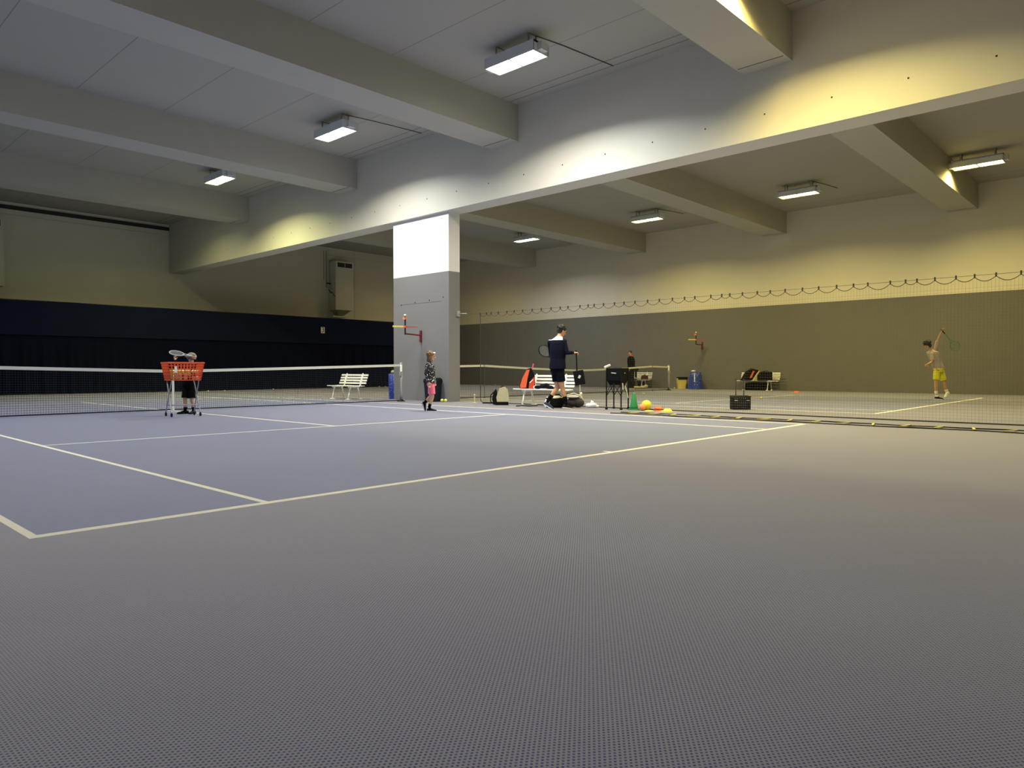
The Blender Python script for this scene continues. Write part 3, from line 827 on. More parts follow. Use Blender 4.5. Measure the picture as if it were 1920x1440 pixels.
# --- the kid behind the orange basket
KP = gp(354, 776.0)
w = pix(354, 776.0, 91.)
J = dict(hip=w(354.5, 722), neck=w(358, 682.5), head=w(361.3, 671.5, -.03), shl=w(348, 686, -.02), shr=w(368, 685.5, .0),
         ell=w(338, 686, -.06), hal=w(333, 675, -.08), elr=w(375, 690, -.10), har=w(373, 673, -.16),
         hpl=w(350, 727), hpr=w(359.5, 727), knl=w(348.5, 748, -.04), knr=w(361.5, 748.5, -.03), anl=w(347, 767, .02), anr=w(362.5, 767, .02),
         hel=w(350, 776, .06), tol=w(335, 776.3, -.08), her=w(362.5, 776, .07), tor=w(360.5, 776.3, -.13))
J['handl'] = (V(-.2, 0, .9), V(.8, -.2, 0), 1., -1)
kid = person('person in black clothes and khaki cap standing behind the orange ball basket', KP, J, .74, math.radians(-90), V(-.12, -1, -.2),
       dict(top=m_blackcloth, top_name='black_top', bottom=m_blackcloth, leg=.9, shoe=m_shoe, sock=.12, headscale=1.14, darksole=1, loose=.022), voxel=.006)
c = J['head']; cap = MB()
cap.ball(c + V(.0, .0, .035), (.098, .105, .088), 18, 10); cap.prism([(-.075, -.07), (.075, -.07), (.06, -.16), (0, -.185), (-.06, -.16)], lambda p, t: V(c.x + p[0] - .01, c.y + p[1], c.z + .045 + t + p[1] * .12), 0, .012)
cap.obj('cap', m_khaki, kid, True)
rk = racket('tennis_racket', 'pale racket held level at head height by the person behind the basket', 'racket', m_grey_mesh, m_bagwhite, m_string,
            w(345, 662.5, -.30), J['har'] + V(.03, .0, .05), V(.0, -.45, .9), .105)
inroot(rk, KP)

# --- the serving player
w = pix(1762.1, 749.6, 62.85)
J = dict(hip=w(1759, 690), neck=w(1746, 657), head=w(1736.5, 647, -.02), shl=w(1741, 664, -.12), shr=w(1757, 655, .10),
         ell=w(1740, 678, -.2), hal=w(1730, 683, -.25), elr=w(1762, 636, .12), har=w(1766, 622, .05),
         hpl=w(1754, 696, -.05), hpr=w(1765, 695, .05), knl=w(1752.5, 718, -.05), knr=w(1772.5, 720, .05), anl=w(1753.5, 741, -.05), anr=w(1778, 736, .08),
         hel=w(1752, 748.5, -.05), tol=w(1760.5, 749.3, -.22), her=w(1781, 738, .08), tor=w(1771, 747, -.02))
J['handr'] = (V(.3, 0, .9), V(.6, -.6, 0), 1.1, 1)
pl_ = person('player in yellow shorts and grey shirt bending into a serve by the long wall', (17.8, .7, 0), J, .92, math.radians(200), V(-.75, -.2, -.6),
       dict(top=m_greytee, bottom=m_yellowcloth, leg=.72, shoe=dict(l=m_shoe, r=m_bagwhite), sockm=m_whitesock, sock=.3, sleeve=.75, skin=m_skin2, loose=.03), voxel=.009)
hair_cap(J['head'], V(-.75, -.2, -.6), 1.02, pl_, m_hair_dk, .02, curls=1.2)
rk = racket('tennis_racket', 'green-strung racket swung low behind the serving player', 'racket', m_green_strings, m_blackpl, m_green_strings,
            w(1793, 648, .1), J['har'] + V(-.03, -.02, .07), V(.25, 1, .1), .13)
inroot(rk, (17.8, .7, 0))

# --- the person by the far bench
FPP = gp(1182.5, 730.0)
w = pix(1182.5, 729.5, 40.6)
J = dict(hip=w(1184, 691.), neck=w(1182.5, 668), head=w(1181, 661.8), shl=w(1179.5, 670.5, -.1), shr=w(1187, 670.5, .1),
         ell=w(1177.5, 680, -.16), hal=w(1177.5, 689.5, -.2), elr=w(1189.5, 681, .14), har=w(1188.5, 690, .16),
         hpl=w(1181.5, 693.5, -.04), hpr=w(1186, 693.5, .04), knl=w(1181, 710, -.06), knr=w(1187, 710, .05), anl=w(1181, 725.5, -.02), anr=w(1187, 725.5, .06),
         hel=w(1183, 728, 0), tol=w(1175.5, 728.3, -.15), her=w(1189, 728, .08), tor=w(1182.5, 728.3, -.05))
fp = person('person in black clothes with red collar standing beside the far bench', FPP, J, .93, math.radians(220), V(-.5, -.85, -.1),
       dict(top=m_blackcloth, top_name='black_jacket', bottom=m_blackcloth, bottom_name='trousers', leg=1.85, shoe=m_shoe, loose=.05), voxel=.012)
hair_cap(J['head'], V(-.5, -.85, -.1), 1., fp, m_hair_dk, 0)
MB().tube([J['neck'] + V(.075 * math.cos(a), .075 * math.sin(a), .03) for a in [2 * PI * k / 14 for k in range(14)]], .02, 6, closed=True).obj('collar', m_red, fp)

# ------------------------------------------------------------------ orange ball cart
CARTP, CARTR = gp(343.5, 780.2), VIEW_ROT + math.radians(40)
def cart():
    r = thing('ball_cart', 'orange perforated ball basket on folding chrome legs with wheels in front of the net', 'ball cart', CARTP, CARTR)
    z0, z1 = .71, 1.045; a0, b0, a1, b1 = .28, .20, .33, .25
    def q(x, y, t):   # corner-interpolated wall point
        return V(x * (a0 + (a1 - a0) * t), y * (b0 + (b1 - b0) * t), z0 + (z1 - z0) * t)
    mb = MB()
    rows = 6; cols = 11
    for side in range(4):
        for i in range(cols + 1):
            s = -1 + 2 * i / cols
            e = [(s, -1), (1, s), (s, 1), (-1, s)][side]
            p0, p1 = q(*e, 0), q(*e, 1); mb.tube([p0, p1], .0085, 4)
        for j in range(rows + 1):
            t = j / rows
            es = [((-1, -1), (1, -1)), ((1, -1), (1, 1)), ((-1, 1), (1, 1)), ((-1, -1), (-1, 1))][side]
            mb.tube([q(*es[0], t), q(*es[1], t)], .0095, 4)
    for i in range(8): s = -1 + 2 * i / 7; mb.tube([q(s, -1, 0), q(s, 1, 0)], .009, 4); mb.tube([q(-1, s, 0), q(1, s, 0)], .009, 4)
    bk = mb.obj('basket', m_orange, r)
    rim = MB(); rim.tube([q(-1, -1, 1), q(1, -1, 1), q(1, 1, 1), q(-1, 1, 1)], .018, 8, closed=True)
    rim.obj('rim', m_orange, bk)
    MB().box(q(-.62, -1, .62) + V(0, -.014, 0), (.045, .006, .12)).obj('white_tag', m_bagwhite, bk)
    for sx in (-1, 1):
        l = MB(); l.tube([(sx * .25, .18, z0 + .02), (sx * .265, -.20, .08)], .011, 8); l.obj('leg', m_steel, r)
        l = MB(); l.tube([(sx * .25, -.18, z0 + .02), (sx * .265, .20, .08)], .011, 8); l.obj('leg', m_steel, r)
    MB().tube([(-.26, -.12, .22), (.26, -.12, .22)], .009, 6).obj('cross_bar', m_steel, r)
    MB().tube([(-.26, .12, .22), (.26, .12, .22)], .009, 6).obj('cross_bar', m_steel, r)
    for x in (-.265, .265):
        for y in (-.20, .20):
            wl = MB(); wl.rings([[V(x + dx, y + rr * math.cos(a), .04 + rr * math.sin(a)) for a in [2 * PI * k / 14 for k in range(14)]] for dx, rr in ((-.014, .032), (-.008, .04), (.008, .04), (.014, .032))])
            wl.obj('wheel', m_blackpl, r)
    # balls heaped in the basket
    bm_ = MB().ball((0, 0, 0), .033, 12, 8).mesh('tennis_ball', m_ball, True); bm2 = MB().ball((0, 0, 0), .033, 12, 8).mesh('tennis_ball', m_ballw, True)
    rnd = random.Random(3); Mx = Matrix.Translation(CARTP) @ Matrix.Rotation(CARTR, 4, 'Z'); cnt = 0
    for layer in range(3):
        zz = z0 + .05 + layer * .060; t = (zz - z0) / (z1 - z0)
        ax_, by_ = a0 + (a1 - a0) * t - .055, b0 + (b1 - b0) * t - .055
        nx = int(2 * ax_ / .074) + 1; ny = int(2 * by_ / .074) + 1
        for i in range(nx):
            for j in range(ny):
                edge = j in (0,) or i in (0,) or layer == 2
                if not edge or rnd.random() < .22: continue
                p = V(-ax_ + 2 * ax_ * i / (nx - 1), -by_ + 2 * by_ * j / (ny - 1), zz)
                o = bpy.data.objects.new('tennis_ball', bm_ if rnd.random() < .6 else bm2); COL.objects.link(o); o.location = Mx @ p
                props(o, 'tennis ball heaped in the orange wheeled basket', 'ball', 'balls in the orange basket'); cnt += 1
    return cnt
cart()

# ------------------------------------------------------------------ loose balls
bm_ = MB().ball((0, 0, 0), .033, 14, 10).mesh('tennis_ball', m_ball, True)
def ball(x, y, label, group=None, r=None):
    o = bpy.data.objects.new('tennis_ball', bm_); COL.objects.link(o); o.location = (x, y, .033); props(o, label, 'ball', group)
    if r: o.scale = (r / .033,) * 3; o.location.z = r
ball(6.93, 10.72, 'tennis ball at the pillar foot in front of the dark bin, closer to the girl', None, .045)
ball(6.96, 10.60, 'tennis ball at the pillar foot in front of the dark bin, on the corner side', None, .045)
ball(15.9, 5.75, 'yellow tennis ball on the second court below the loaded bench, closer to it')
ball(14.9, 4.92, 'yellow tennis ball on the second court, the one toward the serving player')
for x, y, d in ((6.6, 24.9, 'loose ball at the curtain foot just past the orange basket, first of two'), (7.3, 24.9, 'loose ball at the curtain foot just past the orange basket, second of two'), (9.9, 25.6, 'loose ball at the curtain foot midway to the white bench'),
                (16.0, 25.9, 'loose ball at the curtain foot past the white bench, first of three'), (16.4, 25.9, 'loose ball at the curtain foot past the white bench, second of three'), (16.9, 25.9, 'loose ball at the curtain foot past the white bench, third of three'),
                (23.3, 24.6, 'loose ball at the foot of the long wall beside the pillar'), (23.6, 13.0, 'loose ball beside the yellow bin at the wall'), (22.9, 8.0, 'loose ball under the end of the loaded bench'),
                (15.6, 9.6, 'loose ball at the foot of the second net, seen beside the black ball cart'), (15.2, 12.2, 'loose ball behind the second net above the plastic bag')):
    ball(x, y, d)

# ------------------------------------------------------------------ things at the pillar
r = thing('speckled_bin', 'speckled blue bin partly hidden behind the pillar beyond the net post', 'bin', (7.46, 13.52, 0))
MB().lathe([(.20, 0), (.205, .02), (.215, .78), (.19, .79)], 28).obj('body', m_bluestar, r, True)
MB().rings([[V(x * k, y * k, z) for x, y in ((-.2, -.05), (-.02, -.16), (.15, -.1), (.16, .1), (-.05, .16))] for k, z in ((.9, .78), (1.05, .84), (.8, .90))]).obj('bin_contents', m_bagbeige, r)
r = thing('dark_bin', 'dark rounded bin standing against the pillar behind the girl', 'bin', (6.88, 11.05, 0), 0)
b = MB(); b.rings([[V(.17 * k * sx, yy * k2, z) for sx, yy in ((-1, -.19), (1, -.19), (1, .19), (-1, .19))] for k, k2, z in ((.85, .85, 0), (1, 1, .50), (1, 1, .55))]); b.obj('body', m_teal, r)
b = MB(); b.rings([[V(.18 * k * sx, yy * k, z) for sx, yy in ((-1, -.2), (1, -.2), (1, .2), (-1, .2))] for k, z in ((1.0, .54), (1.04, .58), (.98, .64), (.80, .68))]); b.obj('lid', m_blackpl, r)

def swivel(label, loc, rz, wallx=0, ang=20):
    """a wall arm carrying an upright rod with turning paddles; arm runs along local -x from the wall"""
    r = thing('mounted_stand', label, 'wall bracket', loc, rz)
    MB().box((-.02, 0, -.03), (.04, .07, .34)).obj('wall_plate', m_red_metal, r)
    MB().tube([(-.02, 0, 0), (-.6, 0, .03)], .022, 8).obj('arm', m_red_metal, r)
    MB().tube([(-.6, 0, 0), (-.6, 0, .54)], .020, 8).obj('rod', m_blackpl, r)
    a = math.radians(ang)
    hub = MB(); hub.cyl((-.6, 0, .20), (-.6, 0, .26), .04, n=10); hub.obj('hub', m_redor, r)
    ry = Matrix.Rotation(a, 3, 'Z')
    MB().box(V(-.6, 0, .235) + ry @ V(-.20, 0, 0), (.32, .05, .045), ry).obj('yellow_paddle', m_paddle_y, r)
    MB().box(V(-.6, 0, .225) + ry @ V(.20, 0, 0), (.34, .035, .022), ry).obj('red_paddle', m_paddle_r, r)
    t = MB(); t.box((-.6, 0, .47), (.09, .09, .07)); t.obj('top_block', m_peach, r)
    MB().box((-.6, 0, .50), (.22, .03, .02), Matrix.Rotation(a + 1.2, 3, 'Z')).obj('top_blade', m_paddle_r, r)
    MB().ball((-.6, 0, .56), .035, 10, 8).obj('knob', m_bagwhite, r)
    return r
swivel('red arm on the pillar carrying a rod with yellow and red paddles', (P0, 11.82, 1.92), 0, ang=-25)
swivel('dark arm on the long wall carrying a rod with yellow paddle, above the speckled bin', (WX, 11.75, 2.05), 0, ang=-40)

# ------------------------------------------------------------------ things on and around the second bench
SEAT = .425
r = thing('racket_bag', 'upright red and black racket bag standing on the bench seat', 'bag', (7.10, yx(990, 7.10), SEAT), VIEW_ROT)
def slab(poly, y0, y1, m, name, par, sm=False): return MB().prism(poly, lambda p, t: V(p[0], t, p[1]), y0, y1).obj(name, m, par, sm)
slab([(-.20, 0), (.14, 0), (.18, .10), (.17, .34), (.08, .53), (-.02, .50), (-.13, .30), (-.22, .07)], -.09, .11, m_black, 'body', r)
slab([(-.19, .02), (-.05, .03), (-.02, .24), (.04, .49), (-.04, .475), (-.14, .28), (-.205, .08)], -.125, -.08, m_orangered, 'front_pocket', r)
slab([(.01, .0), (.13, .0), (.165, .12), (.165, .31), (.10, .25), (.03, .15)], -.12, -.08, m_red, 'side_pocket', r)
slab([(.03, .16), (.12, .24), (.13, .222), (.04, .14)], -.13, -.115, m_bagwhite, 'white_stripe', r)
MB().tube([(.08, 0, .48), (.12, 0, .55), (.14, 0, .64)], .018, 8).obj('racket_handle', mat('pink_grip', (.6, .1, .16), .6), r)
def blob(name, label, cat, loc, rz, parts, m, voxel=.015, group=None):
    r = thing(name, label, cat, loc, rz, group); mb = MB()
    for c, rr in parts: mb.ball(c, rr, 12, 8)
    remesh(mb, 'body', m, r, voxel, 1)
    return r
r = blob('folded_jacket', 'crumpled navy jacket lying on the seat of the bench', 'clothing', (7.05, yx(1018, 7.05), SEAT), VIEW_ROT,
     [((-.12, 0, .05), (.10, .10, .05)), ((.0, .02, .07), (.10, .10, .055)), ((.08, .0, .09), (.08, .09, .06)), ((.16, -.02, .05), (.10, .09, .045)), ((.22, .0, .025), (.07, .08, .025))], m_navycloth)
r2 = blob('white_towel', 'small white towel beside the crumpled jacket on the bench', 'towel', (7.05, yx(1005, 7.05) , SEAT), VIEW_ROT, [((0, 0, .035), (.07, .07, .035)), ((-.02, .02, .06), (.05, .05, .025))], m_whitecloth)

r = thing('backpack', 'beige and black backpack standing on the floor by the bench end', 'backpack', (6.80, 8.28, 0), VIEW_ROT)
MB().prism([(-.09, .0), (.19, .0), (.20, .22), (.17, .40), (.08, .47), (-.05, .42), (-.12, .2)], lambda p, t: V(p[0], t, p[1]), -.13, .13).obj('body', m_bagbeige, r)
MB().prism([(-.10, .0), (.19, .0), (.19, .085), (-.11, .085)], lambda p, t: V(p[0], t, p[1]), -.14, .14).obj('base_panel', m_black, r)
MB().prism([(-.20, .02), (-.10, .0), (-.10, .34), (-.14, .42), (-.20, .30), (-.23, .15)], lambda p, t: V(p[0], t, p[1]), -.11, .11).obj('back_panel', m_black, r)
MB().tube([(-.14, -.08, .38), (-.26, -.09, .26), (-.27, -.09, .10), (-.18, -.08, .02)], .014, 6).obj('shoulder_strap', m_black, r)
MB().tube([(.0, 0, .44), (.03, 0, .50), (.08, 0, .46)], .012, 6).obj('grab_handle', m_black, r)

o = MB(); o.tube([(0, 0, .012), (.1, .03, .012), (.22, -.03, .012), (.3, .02, .012), (.42, .0, .012)], .014, 6); o.ball((.2, .0, .02), (.12, .04, .02))
o = o.obj('dropped_strap', m_black); o.location = (6.98, 9.15, 0); o.rotation_euler = (0, 0, VIEW_ROT); props(o, 'black strap lying on the floor between the net corner and backpack', 'strap')
o = MB(); o.tube([(0, 0, .02), (.0, .0, .20)], .018, 8); o.ball((0, 0, .22), .03, 8, 6); o.lathe([(.05, 0), (.05, .015), (.02, .03)], 12)
o = o.obj('small_marker_post', m_bagbeige); o.location = (6.98, 9.45, 0); props(o, 'small beige post standing on the floor at the divider net corner', 'marker')

r = thing('sports_bag', 'black sports bag with white top on the floor behind the man', 'bag', (6.72, 6.42, 0), VIEW_ROT)
remesh(MB().rbox((0, 0, .12), (.46, .26, .24), .07), 'body', m_black, r, .012, 3)
MB().ball((0, .02, .235), (.21, .14, .045), 16, 8).obj('top_flap', m_bagwhite, r, True)
MB().tube([(-.21, -.10, .20), (-.24, -.14, .10), (-.23, -.14, .02)], .02, 6).obj('side_trim', m_bagwhite, r)
MB().tube([(-.16, -.06, .26), (-.1, -.08, .31), (.1, -.08, .31), (.16, -.06, .26)], .012, 6).obj('handle', m_black, r)
r = thing('duffel_bag', 'dark striped duffel bag slumped on the floor beside the plastic bag', 'bag', (7.10, 6.12, 0), VIEW_ROT)
mb = MB()
for c_, rr in (((-.1, 0, .1), (.17, .14, .10)), ((.08, 0, .11), (.16, .13, .11)), ((.0, .04, .19), (.15, .10, .08))): mb.ball(c_, rr, 14, 10)
remesh(mb, 'body', mat('brown_black_fabric', (.03, .022, .03), .8), r, .014, 2)
MB().ball((-.05, -.02, .26), (.16, .11, .035), 14, 8).obj('top_flap', m_bagwhite, r, True)
MB().tube([(-.18, -.05, .30), (-.02, -.1, .345), (.12, -.05, .29), (.17, -.02, .22)], .014, 6).obj('strap', m_bagwhite, r)
MB().ball((.16, 0, .33), (.03, .03, .04), 8, 6).obj('bottle_cap', m_bagwhite, r)
MB().tube([(.16, 0, .30), (.19, 0, .18), (.18, -.02, .05)], .022, 8).obj('bottle', m_bagbeige, r)
blob('plastic_bag', 'crumpled white plastic bag on the floor beside the duffel bag', 'plastic bag', (7.24, 5.72, 0), VIEW_ROT,
     [((-.06, 0, .055), (.09, .08, .055)), ((.04, .0, .06), (.10, .08, .06)), ((.02, 0, .12), (.045, .04, .045)), ((.12, 0, .035), (.07, .06, .035)), ((.0, 0, .15), (.015, .015, .03))], m_plasticbag, .01)
o = MB(); o.tube([(-.24, 0, .015), (-.1, .02, .03), (.1, -.02, .02), (.3, .03, .03)], .02, 6)
o = o.obj('racket_cover', mat('dark_cover', (.05, .05, .04), .7)); o.location = (6.60, 7.25, 0); o.rotation_euler = (0, 0, VIEW_ROT); props(o, 'flat dark cover lying on the floor under the bench front', 'cover')

# ------------------------------------------------------------------ black ball cart
r = thing('ball_cart', 'black fabric ball cart on tall black folding legs beside the green cone', 'ball cart', (7.10, 4.88, 0), VIEW_ROT - math.radians(32))
HX, HY = .18, .205
b = MB(); b.rings([[V(x * k, y * k, z) for x, y in ((-HX, -HY), (HX, -HY), (HX, HY), (-HX, HY))] for k, z in ((.72, .56), (.95, .66), (1.02, .93), (.98, .93), (.9, .68))]); b.obj('fabric_bag', m_black, r)
rm = MB(); rm.tube([(-HX, -HY, .935), (HX, -HY, .935), (HX, HY, .935), (-HX, HY, .935)], .015, 6, closed=True); rm.obj('rim', m_blackpl, r)
for x in (-HX, HX):
    for y in (-HY, HY):
        l = MB(); l.tube([(x, y, .92), (x, y, .05)], .016, 8); lo = l.obj('leg', m_blackpl, r)
        MB().lathe([(.02, 0.001), (.032, .01), (.03, .04), (.016, .06)], 12, (x, y, 0)).obj('foot', m_blackpl, lo)
for x in (-HX, HX):
    for y in (-HY * .95, HY * .95): MB().tube([(x, y, .34), (x, -y * .1, .60)], .009, 6).obj('brace', m_blackpl, r)
for y in (-HY, HY):
    for x in (-HX * .95, HX * .95): MB().tube([(x, y, .32), (-x * .1, y, .60)], .009, 6).obj('brace', m_blackpl, r)
MB().box((.0, -HY * 1.03, .83), (.12, .006, .022), Matrix.Rotation(.1, 3, 'Y')).obj('white_mark', mat('mark_white', (.5, .5, .52), .6), r)
MB().box((HX * 1.04, -.02, .83), (.006, .06, .02)).obj('white_mark', mat('mark_white2', (.35, .35, .38), .6), r)
MB().tube([(HX + .03, -.05, .54), (HX + .05, .0, .40), (HX + .06, .05, .27)], .014, 6).obj('white_strap', m_bagwhite, r)
MB().tube([(HX + .01, -.15, .60), (HX + .01, -.12, .46)], .016, 6).obj('white_strap', m_bagwhite, r)
o = MB().rbox((0, 0, 0), (.15, .07, .05), .015, Matrix.Rotation(-.4, 3, 'Y')).obj('ball_tube_lid', m_bagwhite); o.location = (6.97, 5.07, .985); o.rotation_euler = (0, 0, VIEW_ROT); props(o, 'small white pouch resting on the rim corner of the black ball cart', 'pouch')

# ------------------------------------------------------------------ training gear
r = thing('traffic_cone', 'green cone with square base beside the big yellow ball', 'cone', (7.17, 4.48, 0), math.radians(20))
MB().lathe([(.095, .02), (.088, .08), (.028, .37), (.020, .385), (.0, .387)], 24).obj('cone_body', m_green, r, True)
MB().rbox((0, 0, .012), (.25, .25, .024), .03).obj('base', m_green, r)
b = MB(); b.ball((0, 0, 0), .112, 24, 16); o = b.obj('play_ball', m_yellow, smooth=True); o.location = (7.28, 4.22, .112); props(o, 'big yellow ball behind the peach ball next to the green cone', 'ball')
b = MB(); b.ball((0, 0, 0), .075, 20, 14); o = b.obj('play_ball', m_peach, smooth=True); o.location = (7.08, 4.20, .075); props(o, 'peach coloured ball between the green cone and the big yellow ball', 'ball')
def disc(x, y, m, label, z=0, tilt=0, R=.095, h=.05):
    b = MB(); b.lathe([(R, 0), (R, .006), (R * .42, h), (R * .3, h), (R * .9, .0)], 20); o = b.obj('marker_disc', m, smooth=True); o.location = (x, y, z); o.rotation_euler = (tilt, 0, .3); props(o, label, 'marker disc')
disc(7.22, 3.88, m_redor, 'orange-red marker disc lying lowest of its little heap', 0, 0)
disc(7.23, 3.89, m_redor, 'orange-red marker disc, middle one of its little heap', .022, 0)
disc(7.22, 3.88, m_redor, 'orange-red marker disc lying topmost of its little heap', .046, .08)
disc(7.0, 3.98, m_yellow, 'flat yellow marker disc lying in front of the peach ball', 0, 0, .1, .02)
disc(7.16, 3.68, m_yellow, 'flat yellow marker disc at the edge of the orange disc heap', 0, 0, .1, .02)
disc(7.02, 3.53, m_yellow, 'yellow domed marker lying alone beside the ladder', 0, 0, .12, .07)
disc(21.75, 6.5, m_redor, 'small red marker lying on the second court near the wall', 0, 0, .13, .06)

# agility ladder
m_rung = mat('rung_yellow', (.55, .50, .12), .6)
r = thing('agility_ladder', 'long black agility ladder with yellow rungs stretched on the floor beside the divider net', 'training ladder', (0, 0, 0))
def rail(off, ph):
    mb = MB(); y = 4.1; pts = []
    while y > -5.6:
        pts.append(V(5.93 + off + .05 * math.sin(y * 2.3 + ph) + .02 * math.sin(y * 7 + ph), y, .010)); y -= .12
    rg = []
    for i, p in enumerate(pts):
        hw = .012 + .016 * max(0, math.sin(p.y * 3.1 + ph * 2))
        rg.append([p + V(-hw, 0, -.006), p + V(hw, 0, -.006), p + V(hw, 0, .008), p + V(-hw, 0, .008)])
    mb.rings(rg).obj('rail', m_blackpl, r)
rail(-.2, 0.); rail(.24, 1.3)
yy = 3.7
while yy > -5.4:
    MB().box((5.96 + .04 * math.sin(yy * 2.3), yy, .02), (.42, .032, .010), Matrix.Rotation(.25 * math.sin(yy * 5), 3, 'Z')).obj('rung', m_rung, r); yy -= .46

# ball pick-up basket
r = thing('ball_hopper', 'black ball hopper with two tall handles standing on the second court side', 'ball basket', (8.92, 2.78, 0), VIEW_ROT)
b = MB()
for k in range(7): b.rings([[V(x, y, z) for x, y in ((-.19, -.13), (.19, -.13), (.19, .13), (-.19, .13))] for z in (.005 + k * .043, .031 + k * .043)])
for x in [-.19 + .0475 * k for k in range(9)]:
    for y in (-.13, .13): b.tube([(x, y, 0.005), (x, y, .29)], .008, 4)
for y in [-.13 + .052 * k for k in range(6)]:
    for x in (-.19, .19): b.tube([(x, y, 0.005), (x, y, .29)], .008, 4)
b.obj('basket', m_blackpl, r)
MB().tube([(-.195, -.135, .30), (.195, -.135, .30), (.195, .135, .30), (-.195, .135, .30)], .016, 6, closed=True).obj('rim', m_blackpl, r)
for x in (-.10, .08): MB().tube([(x, 0, .29), (x, 0, .70)], .011, 6).obj('handle', m_rope, r)
MB().tube([(-.17, -.135, .21), (-.10, -.145, .21)], .006, 5).obj('latch', m_lampbody, r)
MB().tube([(.10, -.145, .21), (.17, -.135, .21)], .006, 5).obj('latch', m_lampbody, r)

# ------------------------------------------------------------------ along the long wall
r = thing('waste_bin', 'yellow bin with open black liner against the long wall', 'bin', (23.45, 12.55, 0), VIEW_ROT)
b = MB(); b.rings([[V(x * k, y * k, z) for x, y in ((-.20, -.17), (.20, -.17), (.20, .17), (-.20, .17))] for k, z in ((.82, 0), (1., .50), (.94, .50), (.8, .02))]); b.obj('body', m_yellowbin, r)
MB().rings([[V(x * k + dx, y * k, z) for x, y in ((-.21, -.18), (.21, -.18), (.21, .18), (-.21, .18))] for k, z, dx in ((1.0, .44, .02), (1.06, .50, .03), (1.08, .545, .05), (.9, .56, .02))]).obj('liner', m_black, r)
r = thing('speckled_bin', 'big speckled blue bin with white top against the long wall', 'bin', (23.45, 11.82, 0), VIEW_ROT)
b = MB(); b.lathe([(.34, 0), (.335, .02), (.29, .55), (.25, .76), (.19, .80), (.0, .81)], 30); b.obj('body', m_bluestar, r, True)
MB().box((-.12, -.285, .52), (.04, .02, .36), Matrix.Rotation(-.1, 3, 'X')).obj('pale_stripe', m_bagwhite, r)
MB().ball((-.12, -.08, .835), (.11, .08, .04), 12, 8).obj('white_lid', m_bagwhite, r, True)

def kitbag(label, loc, rz, poly, m, depth=.24, stripe=None, cat='bag', name='kit_bag'):
    r = thing(name, label, cat, loc, rz)
    MB().prism(poly, lambda p, t: V(p[0], t, p[1]), -depth / 2, depth / 2).obj('body', m, r)
    if stripe:
        for po, mm in stripe: MB().prism(po, lambda p, t: V(p[0], t, p[1]), -depth / 2 - .012, -depth / 2 + .01).obj('stripe', mm, r)
    MB().tube([(poly[2][0] * .5, 0, poly[2][1]), (poly[2][0] * .3, -.03, poly[2][1] + .05), (poly[3][0] * .5, 0, poly[3][1])], .012, 6).obj('handle', m_black, r)
    return r
# bags on the loaded bench (local x along the picture)
kitbag('black racket bag with orange stripe leaning on the loaded bench', (23.28, yx(1404, 23.28), SEAT), VIEW_ROT, [(-.34, 0), (.22, 0), (.36, .46), (.12, .52), (-.12, .38)], m_black, .30,
       [([(-.02, .12), (.06, .12), (.20, .42), (.13, .43)], m_redor), ([(.02, .12), (.05, .12), (.12, .26), (.09, .26)], m_bagwhite)])
kitbag('beige striped bag leaning between black bags on the loaded bench', (23.30, yx(1416, 23.3), SEAT), VIEW_ROT, [(-.14, 0), (.10, 0), (.30, .38), (.14, .42)], m_bagbeige, .28)
kitbag('square black bag at the wall end of the loaded bench', (23.30, yx(1435, 23.3), SEAT), VIEW_ROT, [(-.30, 0), (.25, 0), (.25, .38), (-.18, .40), (-.30, .24)], m_black, .3)
kitbag('black bag pushed underneath the loaded bench', (23.42, 8.85, 0), PI / 2, [(-.52, 0), (.52, 0), (.50, .32), (-.48, .34)], m_black, .2)
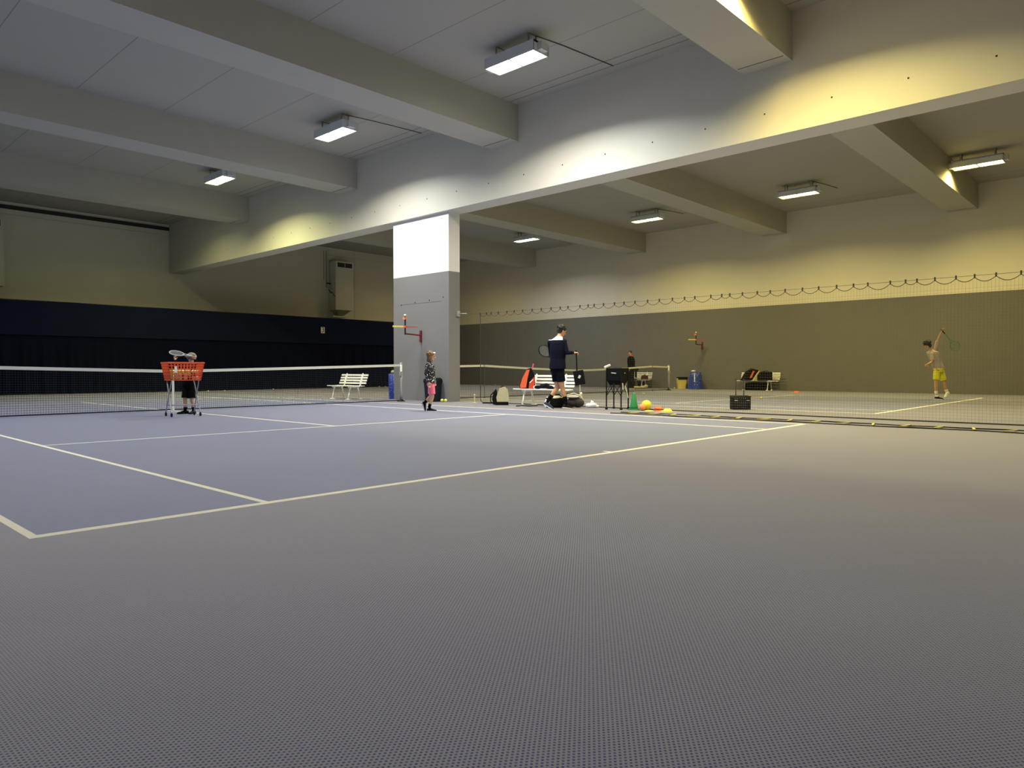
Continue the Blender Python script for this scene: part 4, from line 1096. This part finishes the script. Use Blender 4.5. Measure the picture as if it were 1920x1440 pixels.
# gear around the far bench
kitbag('dark bag standing on the floor under the far bench, beside the standing person', (23.42, 15.2, 0), VIEW_ROT, [(-.28, 0), (.28, 0), (.22, .34), (-.2, .38)], m_black, .3)
kitbag('dark bag on the floor under the far bench, at its open end', (23.42, 14.75, 0), VIEW_ROT, [(-.22, 0), (.2, 0), (.18, .3), (-.16, .3)], m_black, .2)
kitbag('small dark red bag on the seat of the far bench', (23.25, 14.45, SEAT), VIEW_ROT, [(-.16, 0), (.16, 0), (.16, .20), (-.12, .20)], mat('maroon', (.05, .008, .012), .7), .2)
r = thing('folding_chair', 'dark folding chair with a coat on it between the black cart and the far bench', 'chair', (22.72, 14.80, 0), VIEW_ROT)
MB().rbox((0, 0, .44), (.42, .40, .04), .02).obj('seat', m_black, r)
MB().rbox((.18, 0, .76), (.05, .40, .50), .02).obj('backrest', m_black, r)
for x in (-.19, .19):
    for y in (-.18, .18): MB().tube([(x, y, .44), (x * 1.05, y, .0)], .014, 6).obj('leg', m_steel, r)
MB().ball((.2, 0, .95), (.12, .2, .12), 12, 8).obj('coat', m_blackcloth, r, True)
o = blob('shoe_bag', 'pale shoe bag lying on the floor in front of the far bench', 'bag', (22.15, 13.95, 0), VIEW_ROT, [((-.2, 0, .07), (.22, .12, .07)), ((.1, 0, .08), (.16, .12, .08)), ((.25, 0, .12), (.10, .09, .09))], m_bagbeige, .02)

# ------------------------------------------------------------------ render look
w_ = bpy.data.worlds.new('world'); SC.world = w_; w_.use_nodes = True
w_.node_tree.nodes['Background'].inputs[0].default_value = (0, 0, 0, 1)
vs = SC.view_settings; vs.view_transform = 'Standard'; vs.look = 'None'; vs.gamma = 1; vs.use_curve_mapping = False
vs.exposure = 0.6
cy = SC.cycles; cy.use_denoising = True; cy.max_bounces = 6; cy.diffuse_bounces = 5; cy.glossy_bounces = 2; cy.transmission_bounces = 0; cy.volume_bounces = 0
cy.sample_clamp_indirect = 4; cy.use_light_tree = True; cy.caustics_reflective = False; cy.caustics_refractive = False
try: cy.denoiser = 'OPENIMAGEDENOISE'; cy.denoising_input_passes = 'RGB_ALBEDO_NORMAL'; cy.denoising_prefilter = 'ACCURATE'
except Exception: pass
